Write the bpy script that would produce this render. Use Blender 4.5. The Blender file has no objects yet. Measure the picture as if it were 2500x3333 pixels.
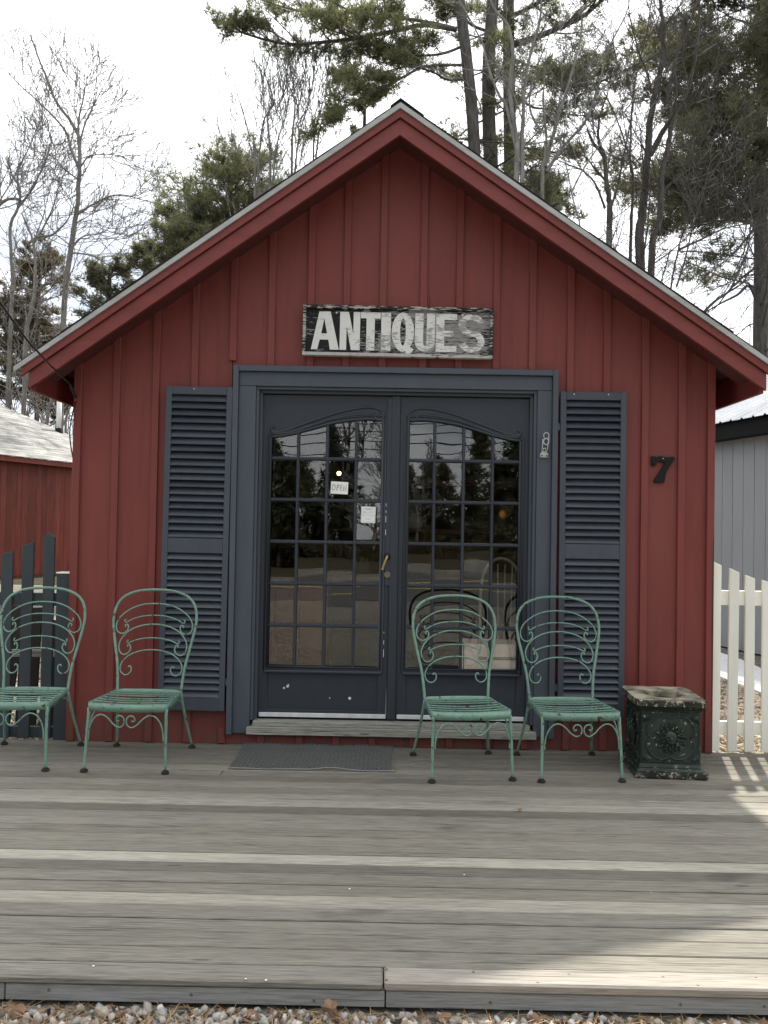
import bpy, bmesh, math, random
import numpy as np
from mathutils import Vector, Matrix, Euler
random.seed(7); rng = np.random.default_rng(11)
SC = bpy.context.scene; COL = SC.collection
PI = math.pi; R = math.radians

# ------------------------------------------------------------------ camera, sky, sun, exposure
EYE = Vector((0.0, -5.2, 1.363)); FPX = 2697.0
PITCH, YAW, ROLL = R(1.114), R(-0.342), R(0.992)
fw = Vector((math.sin(YAW)*math.cos(PITCH), math.cos(YAW)*math.cos(PITCH), math.sin(PITCH)))
rt = Vector((math.cos(YAW), -math.sin(YAW), 0)); up = rt.cross(fw)
rt2 = rt*math.cos(ROLL) + up*math.sin(ROLL); up2 = up*math.cos(ROLL) - rt*math.sin(ROLL)
cam = bpy.data.cameras.new('camera'); camo = bpy.data.objects.new('camera', cam); COL.objects.link(camo)
camo.matrix_world = Matrix(((rt2.x, up2.x, -fw.x, EYE.x), (rt2.y, up2.y, -fw.y, EYE.y), (rt2.z, up2.z, -fw.z, EYE.z), (0, 0, 0, 1)))
cam.sensor_fit = 'VERTICAL'; cam.sensor_height = 24; cam.lens = 24*FPX/3333; cam.clip_end = 900; cam.clip_start = 0.05
SC.camera = camo

SUN = Vector((0.20, 0.712, 1.0)).normalized()
world = bpy.data.worlds.new('World'); SC.world = world; world.use_nodes = True
W = world.node_tree; W.nodes.clear()
def wn(t, **k):
    n = W.nodes.new(t)
    for a, b in k.items(): setattr(n, a, b)
    return n
sky = wn('ShaderNodeTexSky', sky_type='NISHITA', sun_disc=False, sun_elevation=math.asin(SUN.z),
         sun_rotation=math.atan2(SUN.x, SUN.y), air_density=1.0, dust_density=2.0, ozone_density=1.5)
tc = wn('ShaderNodeTexCoord'); mp = wn('ShaderNodeMapping'); mp.inputs['Scale'].default_value = (1.0, 1.0, 3.2)
mp.inputs['Location'].default_value = (0.35, 0.1, 0.0)
nz = wn('ShaderNodeTexNoise'); nz.inputs['Scale'].default_value = 2.6; nz.inputs['Detail'].default_value = 7; nz.inputs['Roughness'].default_value = 0.55
rp = wn('ShaderNodeValToRGB'); rp.color_ramp.elements[0].position = 0.36; rp.color_ramp.elements[1].position = 0.56
rp.color_ramp.elements[0].color = (0.04, 0.04, 0.04, 1)
mixc = wn('ShaderNodeMix', data_type='RGBA'); 
# thin cloud scatters forward: brighter towards the sun, dimmer on the far side
dt = wn('ShaderNodeVectorMath', operation='DOT_PRODUCT'); dt.inputs[1].default_value = SUN[:]
mr = wn('ShaderNodeMapRange'); mr.inputs['From Min'].default_value = -0.6; mr.inputs['From Max'].default_value = 1.0; mr.inputs['To Min'].default_value = 3.5; mr.inputs['To Max'].default_value = 17.0
cc = wn('ShaderNodeVectorMath', operation='SCALE'); cc.inputs[0].default_value = (0.97, 0.99, 1.02)
sk2 = wn('ShaderNodeVectorMath', operation='SCALE'); sk2.inputs['Scale'].default_value = 1.0
bg = wn('ShaderNodeBackground'); bg.inputs['Strength'].default_value = 0.1; wo = wn('ShaderNodeOutputWorld')
L = W.links.new
L(tc.outputs['Generated'], mp.inputs['Vector']); L(mp.outputs[0], nz.inputs['Vector']); L(nz.outputs[0], rp.inputs[0])
L(tc.outputs['Generated'], dt.inputs[0]); L(dt.outputs['Value'], mr.inputs[0])
sz = wn('ShaderNodeSeparateXYZ'); L(tc.outputs['Generated'], sz.inputs[0]); lo = wn('ShaderNodeMapRange', interpolation_type='SMOOTHSTEP'); lo.inputs['From Min'].default_value = 0.05; lo.inputs['From Max'].default_value = 0.34; lo.inputs['To Min'].default_value = 9.0; lo.inputs['To Max'].default_value = 0.0
L(sz.outputs[2], lo.inputs[0]); ad = wn('ShaderNodeMath', operation='ADD'); L(mr.outputs[0], ad.inputs[0]); fr_ = wn('ShaderNodeMapRange', interpolation_type='SMOOTHSTEP'); fr_.inputs['From Min'].default_value = 0.35; fr_.inputs['From Max'].default_value = -0.35; L(dt.outputs['Value'], fr_.inputs[0])
ml = wn('ShaderNodeMath', operation='MULTIPLY'); L(lo.outputs[0], ml.inputs[0]); L(fr_.outputs[0], ml.inputs[1]); L(ml.outputs[0], ad.inputs[1]); L(ad.outputs[0], cc.inputs['Scale']); L(cc.outputs[0], mixc.inputs[7])
# the cloud sheet closes higher up
sx = wn('ShaderNodeSeparateXYZ'); L(tc.outputs['Generated'], sx.inputs[0]); hi = wn('ShaderNodeMapRange'); hi.inputs['From Min'].default_value = 0.22; hi.inputs['From Max'].default_value = 0.42; hi.inputs['To Max'].default_value = 1.0
L(sx.outputs[2], hi.inputs[0]); mx_ = wn('ShaderNodeMath', operation='MAXIMUM'); L(rp.outputs[0], mx_.inputs[0]); L(hi.outputs[0], mx_.inputs[1])
L(mx_.outputs[0], mixc.inputs[0]); L(sky.outputs[0], mixc.inputs[6]); L(mixc.outputs[2], bg.inputs[0]); L(bg.outputs[0], wo.inputs[0])
sl = bpy.data.lights.new('sun', 'SUN'); sl.energy = 4.8; sl.angle = R(1.2); sl.color = (1.0, 0.94, 0.83)
so = bpy.data.objects.new('sun', sl); COL.objects.link(so); so.rotation_euler = SUN.to_track_quat('Z', 'Y').to_euler()
SC.view_settings.view_transform = 'Standard'; SC.view_settings.look = 'None'
SC.view_settings.exposure = 0.50; SC.view_settings.gamma = 1; SC.view_settings.use_curve_mapping = False
SC.render.engine = 'CYCLES'; SC.cycles.max_bounces = 8; SC.cycles.transparent_max_bounces = 16; SC.cycles.use_denoising = True

# ------------------------------------------------------------------ materials
M = {}
class NT:
    def __init__(s, name):
        m = bpy.data.materials.new(name); m.use_nodes = True; s.m = m; s.t = m.node_tree
        s.b = s.t.nodes['Principled BSDF']; s.out = s.t.nodes['Material Output']; M[name] = m
    def n(s, typ, ins=None, **k):
        n = s.t.nodes.new(typ)
        for a, b in k.items(): setattr(n, a, b)
        for a, b in (ins or {}).items():
            if isinstance(b, bpy.types.NodeSocket): s.t.links.new(b, n.inputs[a])
            else: n.inputs[a].default_value = b
        return n
    def l(s, a, b): s.t.links.new(a, b)
    def noise(s, vec, scale, detail=4, rough=0.55, dist=0.0):
        return s.n('ShaderNodeTexNoise', {'Vector': vec, 'Scale': scale, 'Detail': detail, 'Roughness': rough, 'Distortion': dist}).outputs[0]
    def ramp(s, f, stops):
        r = s.n('ShaderNodeValToRGB', {'Fac': f}); e = r.color_ramp.elements
        while len(e) < len(stops): e.new(0.5)
        for q, (p, c) in zip(e, stops): q.position = p; q.color = (c, c, c, 1) if isinstance(c, (int, float)) else (*c, 1)
        return r.outputs[0]
    def mix(s, f, a, b, mode='MIX'):
        m = s.n('ShaderNodeMix', data_type='RGBA', blend_type=mode)
        for i, v in ((0, f), (6, a), (7, b)):
            if isinstance(v, bpy.types.NodeSocket): s.l(v, m.inputs[i])
            else: m.inputs[i].default_value = v if i == 0 else (*v, 1)
        return m.outputs[2]
    def bump(s, h, strength, dist=0.01):
        b = s.n('ShaderNodeBump', {'Height': h, 'Strength': strength, 'Distance': dist}); s.l(b.outputs[0], s.b.inputs['Normal']); return b
    def coord(s, scale=(1, 1, 1), kind='Object', rand=True):
        tc = s.n('ShaderNodeTexCoord').outputs[kind]
        if rand:
            oi = s.n('ShaderNodeObjectInfo').outputs['Random']
            v = s.n('ShaderNodeVectorMath', {0: oi, 1: (37.1, 53.7, 21.3)}, operation='MULTIPLY').outputs[0]
            tc = s.n('ShaderNodeVectorMath', {0: tc, 1: v}, operation='ADD').outputs[0]
        return s.n('ShaderNodeMapping', {'Vector': tc, 'Scale': scale}).outputs[0]
    def val(s, col, lo, hi, f=None):      # random value per object
        f = f or s.n('ShaderNodeObjectInfo').outputs['Random']
        v = s.n('ShaderNodeMapRange', {'Value': f, 'To Min': lo, 'To Max': hi}).outputs[0]
        h = s.n('ShaderNodeHueSaturation', {'Value': v, 'Color': col}) if isinstance(col, bpy.types.NodeSocket) else s.n('ShaderNodeHueSaturation', {'Value': v, 'Color': (*col, 1)})
        return h.outputs[0]
    def base(s, c, rough=0.6, spec=None, metal=None):
        if isinstance(c, bpy.types.NodeSocket): s.l(c, s.b.inputs['Base Color'])
        else: s.b.inputs['Base Color'].default_value = (*c, 1)
        if isinstance(rough, bpy.types.NodeSocket): s.l(rough, s.b.inputs['Roughness'])
        else: s.b.inputs['Roughness'].default_value = rough
        if spec is not None: s.b.inputs['Specular IOR Level'].default_value = spec
        if metal is not None: s.b.inputs['Metallic'].default_value = metal

def paint(name, col, rough=0.45, scl=(6, 6, 1.2), lo=0.93, hi=1.07, dark=0.78, bump=0.25, crack=None, chip=None, chipcol=(0.5, 0.48, 0.44), chipscale=25, spec=0.4):
    t = NT(name); v = t.coord(scl)
    n1 = t.noise(v, 3.0, 6); n2 = t.noise(t.coord((1, 1, 1)), 1.3, 3)
    c = t.mix(t.ramp(n1, [(0.35, 0.0), (0.7, 1.0)]), tuple(x*dark for x in col), col)
    c = t.mix(t.ramp(n2, [(0.3, 0.0), (0.75, 0.35)]), c, tuple(min(1, x*1.18+0.004) for x in col))
    c = t.val(c, lo, hi)
    if crack:
        cv = t.coord((34, 34, .55)); cm_ = t.noise(cv, 1.0, 2, .4, .15); k2 = t.ramp(cm_, [(crack, 0.0), (crack+.008, 0.85)])
        c = t.mix(k2, c, tuple(x*.25 for x in col))
        sp = t.noise(t.coord((1, 1, 1)), 70, 2, .4); c = t.mix(t.ramp(sp, [(.755, 0.0), (.77, .8)]), c, tuple(x*.2 for x in col))
        fd = t.noise(t.coord((1.2, 1.2, .5)), 1.4, 5, .6); c = t.mix(t.ramp(fd, [(.42, 0.0), (.75, .5)]), c, (col[0]*1.08, col[1]*1.5, col[2]*1.5))
        zz = t.n('ShaderNodeSeparateXYZ', {0: t.n('ShaderNodeTexCoord').outputs['Object']}).outputs[2]
        zf = t.n('ShaderNodeMapRange', {'Value': zz, 'From Min': .02, 'From Max': .42, 'To Min': 1.0, 'To Max': 0.0}).outputs[0]
        dn = t.ramp(t.noise(t.coord((5, 5, 5), rand=False), 5.0, 6, .7), [(.44, 0.0), (.62, .8)])
        c = t.mix(t.n('ShaderNodeMath', {0: zf, 1: dn}, operation='MULTIPLY').outputs[0], c, (.085, .070, .055))
        rn = t.ramp(t.noise(t.coord((14, 14, .4)), 1.6, 4, .6), [(.56, 0.0), (.70, .30)]); c = t.mix(rn, c, tuple(x*.45 for x in col))
    if chip:
        n3 = t.noise(t.coord((1, 1, 1)), chipscale, 5, 0.6, 0.3)
        k = t.ramp(n3, [(chip, 0.0), (chip+0.012, 1.0)])
        c = t.mix(k, c, chipcol)
    t.base(c, t.ramp(n1, [(0.2, rough-0.08), (0.8, rough+0.1)]), spec)
    g = t.noise(t.coord((40, 40, 6)), 3.0, 5); t.bump(g, bump, 0.003)
    return t
paint('red_paint', (0.200, 0.041, 0.034), 0.55, dark=0.80, crack=.735)
paint('red_trim', (0.195, 0.040, 0.035), 0.5, scl=(1.2, 1.2, 6), dark=0.72)
paint('blue_grey_paint', (0.070, 0.084, 0.106), 0.42, dark=0.86)
paint('door_paint', (0.034, 0.041, 0.053), 0.38, dark=0.86, chip=0.745, chipscale=9)
paint('shutter_paint', (0.060, 0.071, 0.090), 0.42, dark=0.85)
paint('fence_dark', (0.040, 0.052, 0.062), 0.5, dark=0.8, chip=0.74)
paint('fence_white', (0.86, 0.84, 0.75), 0.5, dark=0.93)
paint('shed_red', (0.26, 0.055, 0.036), 0.6, scl=(8, 8, 0.6), dark=0.45, lo=0.7, hi=1.2)
paint('grey_siding', (0.30, 0.32, 0.33), 0.55, dark=0.93, lo=0.97, hi=1.03)
paint('black_trim', (0.010, 0.011, 0.012), 0.7, spec=.15)
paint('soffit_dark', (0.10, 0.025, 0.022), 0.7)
paint('chair_green', (0.185, 0.315, 0.250), 0.42, scl=(9, 9, 9), dark=0.72, chip=0.615, chipcol=(0.060, 0.045, 0.028), chipscale=30)
paint('rust_iron', (0.035, 0.028, 0.022), 0.75, dark=0.5)
paint('black_iron', (0.008, 0.008, 0.009), 0.45, spec=.25)
paint('white_plastic', (0.80, 0.80, 0.80), 0.4)
paint('white_path', (0.78, 0.79, 0.80), 0.85, dark=0.85)
paint('paper', (0.80, 0.81, 0.78), 0.7, dark=0.97, bump=0.05)
paint('ink', (0.02, 0.022, 0.03), 0.7)
paint('pale_ink', (0.33, 0.35, 0.37), 0.7)
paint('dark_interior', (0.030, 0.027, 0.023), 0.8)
paint('cabinet_wood', (0.17, 0.050, 0.030), 0.5, dark=0.5)
paint('pink_board', (0.80, 0.66, 0.60), 0.7, dark=0.9)
paint('pale_wood', (0.26, 0.235, 0.20), 0.6)
paint('orange_glaze', (0.65, 0.22, 0.04), 0.4)
paint('aluminium', (0.70, 0.72, 0.74), 0.35)
paint('galvanised', (0.50, 0.51, 0.50), 0.45, dark=0.7)
paint('drip_metal', (0.42, 0.43, 0.42), 0.45, scl=(1.5, 1.5, 8), dark=0.72)
t = NT('brass'); t.base(t.val((0.42, 0.33, 0.13), 0.9, 1.1), 0.35, metal=0.85)
t = NT('brass_dull'); t.base(t.val((0.20, 0.17, 0.10), 0.9, 1.1), 0.5, metal=0.6)

# weathered deck boards (tone from object colour)
def wood(name, colA, colB, grain=(0.9, 30, 30), toned=True, bump=0.5, rough=0.75):
    t = NT(name); v = t.coord(grain)
    g = t.noise(v, 2.2, 9, 0.65, 0.35); g2 = t.noise(t.coord((0.5, 6, 6)), 2.0, 4, 0.5, 0.4)
    fine = t.noise(t.coord((6, 220, 220)), 1.6, 3, 0.6)
    mid = t.noise(t.coord((5.0, 130, 130)), 1.7, 5, 0.65, 0.2)
    c = t.mix(t.ramp(g, [(0.38, 0.0), (0.62, 1.0)]), colA, colB)
    c = t.mix(t.ramp(g2, [(0.40, 0.0), (0.72, 0.6)]), c, tuple(x*1.35 for x in colB))
    c = t.mix(t.ramp(mid, [(0.42, 0.75), (0.58, 0.0)]), c, tuple(x*0.55 for x in colA))
    c = t.mix(t.ramp(fine, [(0.40, 0.0), (0.62, 0.45)]), c, tuple(x*1.5 for x in colB))
    cr = t.ramp(t.noise(t.coord((0.45, 46, 46)), 2.3, 3, 0.5, 0.2), [(0.66, 0.0), (0.69, 1.0)])
    c = t.mix(cr, c, tuple(x*0.25 for x in colA))
    kn = t.n('ShaderNodeTexVoronoi', {'Vector': t.coord((1.5, 9, 9)), 'Scale': 1.3, 'Randomness': 1.0}).outputs['Distance']
    c = t.mix(t.ramp(kn, [(0.045, 0.85), (0.085, 0.0)]), c, tuple(x*0.3 for x in colA))
    st = t.ramp(t.noise(t.coord((1.6, 4, 4), 'Object', True), 1.1, 5, 0.5), [(0.66, 0.0), (0.78, 0.75)])
    c = t.mix(st, c, tuple(x*0.35 for x in colA))
    pl = t.ramp(t.noise(t.coord((3, 3, 3), 'Object', False), 0.55, 4), [(0.3, 0.0), (0.8, 0.5)])
    c = t.mix(pl, c, (colB[0]*1.1, colB[1]*1.1, colB[2]*1.0))
    if toned:
        oc = t.n('ShaderNodeObjectInfo').outputs['Color']; c = t.mix(1.0, c, oc, 'MULTIPLY')
    t.base(c, rough, 0.3); t.bump(t.n('ShaderNodeMath', {0: g, 1: cr}, operation='SUBTRACT').outputs[0], bump, 0.004)
wood('deck_wood', (0.124, 0.114, 0.094), (0.228, 0.214, 0.183), grain=(2.0, 34, 34))
wood('new_deck_wood', (0.245, 0.222, 0.195), (0.275, 0.250, 0.222), grain=(0.6, 14, 14), bump=0.15)
wood('sill_wood', (0.12, 0.115, 0.10), (0.34, 0.33, 0.30), toned=False, bump=0.9)
wood('fascia_wood', (0.18, 0.183, 0.175), (0.25, 0.252, 0.245), grain=(0.6, 8, 8), toned=True, bump=0.3)

# painted sign board that has peeled to grey wood along horizontal streaks
def peel(name, paintc, bare, thr_l, thr_r, x0=-0.6, x1=0.6, bare2=None):
    t = NT(name); tc = t.n('ShaderNodeTexCoord').outputs['Object']
    st = t.n('ShaderNodeMapping', {'Vector': tc, 'Scale': (11, 1, 75)}).outputs[0]
    n = t.noise(st, 1.6, 6, 0.62, 0.25)
    big = t.noise(t.n('ShaderNodeMapping', {'Vector': tc, 'Scale': (3.2, 1, 7)}).outputs[0], 1.3, 3)
    x = t.n('ShaderNodeSeparateXYZ', {0: tc}).outputs[0]
    th = t.n('ShaderNodeMapRange', {'Value': x, 'From Min': x0, 'From Max': x1, 'To Min': thr_l, 'To Max': thr_r}).outputs[0]
    a = t.n('ShaderNodeMath', {0: n, 1: 0.62}, operation='MULTIPLY').outputs[0]
    b = t.n('ShaderNodeMath', {0: big, 1: 0.38}, operation='MULTIPLY').outputs[0]
    s_ = t.n('ShaderNodeMath', {0: a, 1: b}, operation='ADD').outputs[0]
    k = t.n('ShaderNodeMapRange', {'Value': t.n('ShaderNodeMath', {0: s_, 1: th}, operation='SUBTRACT').outputs[0], 'From Min': 0.0, 'From Max': 0.012}).outputs[0]
    wd = t.mix(t.ramp(n, [(0.3, 0.0), (0.7, 1.0)]), tuple(c*0.7 for c in bare), tuple(c*1.15 for c in bare))
    c = t.mix(k, paintc, wd); t.base(c, 0.7, 0.25)
    t.bump(t.n('ShaderNodeMath', {0: k, 1: n}, operation='SUBTRACT').outputs[0], 0.5, 0.003)
peel('sign_black', (0.012, 0.013, 0.013), (0.25, 0.245, 0.24), 0.57, 0.462, -0.42, 0.22)
peel('sign_white', (0.70, 0.695, 0.67), (0.33, 0.325, 0.32), 0.575, 0.512, -0.5, 0.5)
peel('sign_frame', (0.02, 0.02, 0.019), (0.42, 0.40, 0.37), 0.50, 0.50)
peel('sign_ledge', (0.05, 0.05, 0.045), (0.47, 0.46, 0.43), 0.40, 0.40)

# stone planter: dark green paint over pale cement
t = NT('urn_stone'); v = t.coord((1, 1, 1), rand=False)
n = t.noise(v, 38, 7, 0.65, 0.5); n2 = t.noise(v, 7, 4)
k = n
c = t.mix(t.ramp(n2, [(0.35, 0.0), (0.7, 1.0)]), (0.010, 0.021, 0.015), (0.024, 0.042, 0.032))
c = t.mix(t.ramp(k, [(0.612, 0.0), (0.632, 1.0)]), c, (0.30, 0.28, 0.21))
t.base(c, 0.5, 0.45); t.bump(n, 0.5, 0.006)
t = NT('urn_worn'); v = t.coord((1, 1, 1), rand=False)
n = t.noise(v, 30, 7, 0.7, 0.6); n2 = t.noise(v, 8, 4)
c = t.mix(t.ramp(n2, [(0.4, 0.0), (0.6, 1.0)]), (0.016, 0.020, 0.016), (0.060, 0.056, 0.042))
c = t.mix(t.ramp(n, [(0.54, 0.0), (0.59, 1.0)]), c, (0.38, 0.35, 0.26))
t.base(c, 0.8, 0.3); t.bump(n, 0.7, 0.008)
t = NT('urn_top'); v = t.coord((1, 1, 1), rand=False); n = t.noise(v, 9, 6, 0.6, 0.4)
c = t.mix(t.ramp(n, [(0.38, 0.0), (0.60, 1.0)]), (0.07, 0.06, 0.042), (0.36, 0.33, 0.25)); t.base(c, 0.85); t.bump(n, 0.5, 0.006)

t = NT('rubber_mat'); t.base(t.val((0.085, 0.090, 0.085), 0.9, 1.1), 0.6, 0.4)
t = NT('mat_wire'); t.base((0.22, 0.22, 0.21), 0.5, metal=0.4)

# window glass: reflection by angle, the rest looks through
t = NT('glass'); v = t.coord((1, 1, 1)); n = t.noise(v, 3.6, 0, 0.4, 0.5)
bp = t.n('ShaderNodeBump', {'Height': n, 'Strength': 0.09, 'Distance': 0.006})
gl = t.n('ShaderNodeBsdfGlossy', {'Roughness': 0.004, 'Color': (1, 1, 1, 1), 'Normal': bp.outputs[0]})
tr = t.n('ShaderNodeBsdfTransparent', {'Color': (0.96, 0.97, 0.95, 1)})
bf = t.n('ShaderNodeNewGeometry').outputs['Backfacing']      # thin pane: the same reflection from both sides
ir = t.n('ShaderNodeMapRange', {'Value': bf, 'To Min': 1.62, 'To Max': 1/1.62}).outputs[0]
fr = t.n('ShaderNodeFresnel', {'IOR': ir, 'Normal': bp.outputs[0]})
ms = t.n('ShaderNodeMixShader', {0: fr.outputs[0], 1: tr.outputs[0], 2: gl.outputs[0]}); t.l(ms.outputs[0], t.out.inputs[0])
t = NT('bulb_glow'); t.b.inputs['Emission Color'].default_value = (1.0, 0.62, 0.28, 1); t.b.inputs['Emission Strength'].default_value = 14; t.base((1, 0.8, 0.5), 0.4)

# shingles, roofing
t = NT('dark_shingle'); n = t.noise(t.coord((1, 1, 1)), 60, 5); t.base(t.mix(n, (0.012, 0.012, 0.012), (0.05, 0.048, 0.045)), 0.9); t.bump(n, 0.6, 0.004)
t = NT('pale_shingle'); n = t.noise(t.coord((0.7, 3, 3)), 2.2, 6); t.base(t.val(t.mix(t.ramp(n, [(0.35, 0.0), (0.65, 1.0)]), (0.16, 0.155, 0.145), (0.36, 0.355, 0.34)), 0.85, 1.1), 0.85)
t = NT('metal_roof'); t.base(t.val((0.55, 0.56, 0.58), 0.97, 1.03), 0.28, metal=0.75)

# ground
t = NT('earth'); v = t.coord((1, 1, 1), 'Object', False)
n = t.noise(v, 0.35, 6); n2 = t.noise(v, 38, 6, 0.7); vo = t.n('ShaderNodeTexVoronoi', {'Vector': v, 'Scale': 42}).outputs['Color']
c = t.mix(t.ramp(n, [(0.4, 0.0), (0.6, 1.0)]), (0.085, 0.080, 0.066), (0.15, 0.145, 0.125))
vb = t.n('ShaderNodeRGBToBW', {0: vo}).outputs[0]
c = t.mix(t.ramp(vb, [(0.35, 0.0), (0.75, 0.8)]), c, (0.30, 0.28, 0.24)); t.base(c, 0.95, 0.2); t.bump(n2, 0.7, 0.02)
t = NT('asphalt'); v = t.coord((1, 1, 1), 'Object', False); n = t.noise(v, 60, 5); t.base(t.mix(n, (0.05, 0.05, 0.052), (0.10, 0.098, 0.095)), 0.9); t.bump(n, 0.4, 0.01)
t = NT('road_line'); t.base((0.55, 0.42, 0.10), 0.8)
t = NT('grass_ground'); v = t.coord((1, 1, 1), 'Object', False); n = t.noise(v, 2.0, 8, 0.7)
t.base(t.mix(t.ramp(n, [(0.35, 0.0), (0.65, 1.0)]), (0.045, 0.038, 0.026), (0.070, 0.064, 0.038)), 0.95, 0.1); t.bump(n, 0.8, 0.05)
def island(name, stops, rough=0.85, scale=60, spec=0.25, dirt=0.35):
    t = NT(name); ri = t.n('ShaderNodeNewGeometry').outputs['Random Per Island']
    r = t.ramp(ri, stops); n = t.noise(t.coord((1, 1, 1), rand=False), scale, 4)
    c = t.mix(t.ramp(n, [(0.3, dirt), (0.7, 0.0)]), r, (0.07, 0.06, 0.045)); t.base(c, rough, spec); return t
t = island('stone', [(0.0, (0.20, 0.18, 0.155)), (0.2, (0.48, 0.46, 0.43)), (0.42, (0.25, 0.255, 0.26)), (0.6, (0.60, 0.58, 0.55)), (0.8, (0.36, 0.315, 0.255)), (1.0, (0.52, 0.50, 0.46))])
t = island('tan_stone', [(0.0, (0.30, 0.255, 0.19)), (0.3, (0.56, 0.50, 0.38)), (0.6, (0.40, 0.34, 0.26)), (0.85, (0.62, 0.57, 0.47)), (1.0, (0.26, 0.20, 0.15))])
t = island('dry_leaf', [(0.0, (0.17, 0.085, 0.045)), (0.5, (0.27, 0.17, 0.11)), (1.0, (0.33, 0.26, 0.19))], 0.7)
t = island('dry_needle', [(0.0, (0.30, 0.13, 0.05)), (0.5, (0.38, 0.24, 0.11)), (1.0, (0.45, 0.36, 0.22))], 0.7)
def needles(name, a, b, c):
    t = island(name, [(0.0, a), (0.5, b), (1.0, c)], 0.55, 2.0, 0.3, 0.0)
    n = t.noise(t.coord((1, 1, 1), 'Object', False), 0.9, 3)
    t.b.inputs['Subsurface Weight'].default_value = 0.0
    tl = t.n('ShaderNodeBsdfTranslucent', {'Color': (b[0]*1.6, b[1]*1.6, b[2]*1.2, 1)})
    ms = t.n('ShaderNodeMixShader', {0: 0.42, 1: t.b.outputs[0], 2: tl.outputs[0]}); t.l(ms.outputs[0], t.out.inputs[0])
needles('pine_needle', (0.095, 0.102, 0.060), (0.150, 0.158, 0.092), (0.215, 0.218, 0.130))
needles('dark_needle', (0.070, 0.072, 0.050), (0.105, 0.106, 0.072), (0.150, 0.148, 0.098))
needles('brown_needle', (0.060, 0.050, 0.028), (0.10, 0.080, 0.045), (0.13, 0.085, 0.055))
def bark(name, a, b, sc=(5, 5, 1.2)):
    t = NT(name); n = t.noise(t.coord(sc), 3.0, 7, 0.65, 0.4); t.base(t.mix(t.ramp(n, [(0.35, 0.0), (0.65, 1.0)]), a, b), 0.9, 0.2); t.bump(n, 0.8, 0.03)
bark('pine_bark', (0.060, 0.055, 0.050), (0.135, 0.125, 0.115))
bark('grey_bark', (0.14, 0.135, 0.125), (0.28, 0.27, 0.25))
bark('dark_bark', (0.055, 0.049, 0.045), (0.12, 0.110, 0.102))

# ------------------------------------------------------------------ helpers
def at(px, py, Y):                       # point of the plane Y seen at that place of the photograph
    d = rt2*((px-1250)/FPX) + up2*(-(py-1666.5)/FPX) + fw
    return EYE + d*((Y-EYE.y)/d.y)
def tag(o, label=None, cat=None, group=None, kind=None):
    for k, v in (('label', label), ('category', cat), ('group', group), ('kind', kind)):
        if v: o[k] = v
    return o
def link(name, me, mat=None, parent=None, smooth=False):
    o = bpy.data.objects.new(name, me); COL.objects.link(o)
    if mat and not me.materials: me.materials.append(M[mat])
    if parent: o.parent = parent
    if smooth: me.shade_smooth()
    return o
def empty(name, loc=(0, 0, 0), rz=0, **k):
    o = bpy.data.objects.new(name, None); COL.objects.link(o); o.location = loc; o.rotation_euler = (0, 0, rz); o.empty_display_size = 0.1
    return tag(o, **k)
def copy_tree(o, parent=None):
    c = o.copy(); COL.objects.link(c); c.parent = parent
    for ch in [x for x in bpy.data.objects if x.parent == o and x is not c]: copy_tree(ch, c)
    return c
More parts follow.
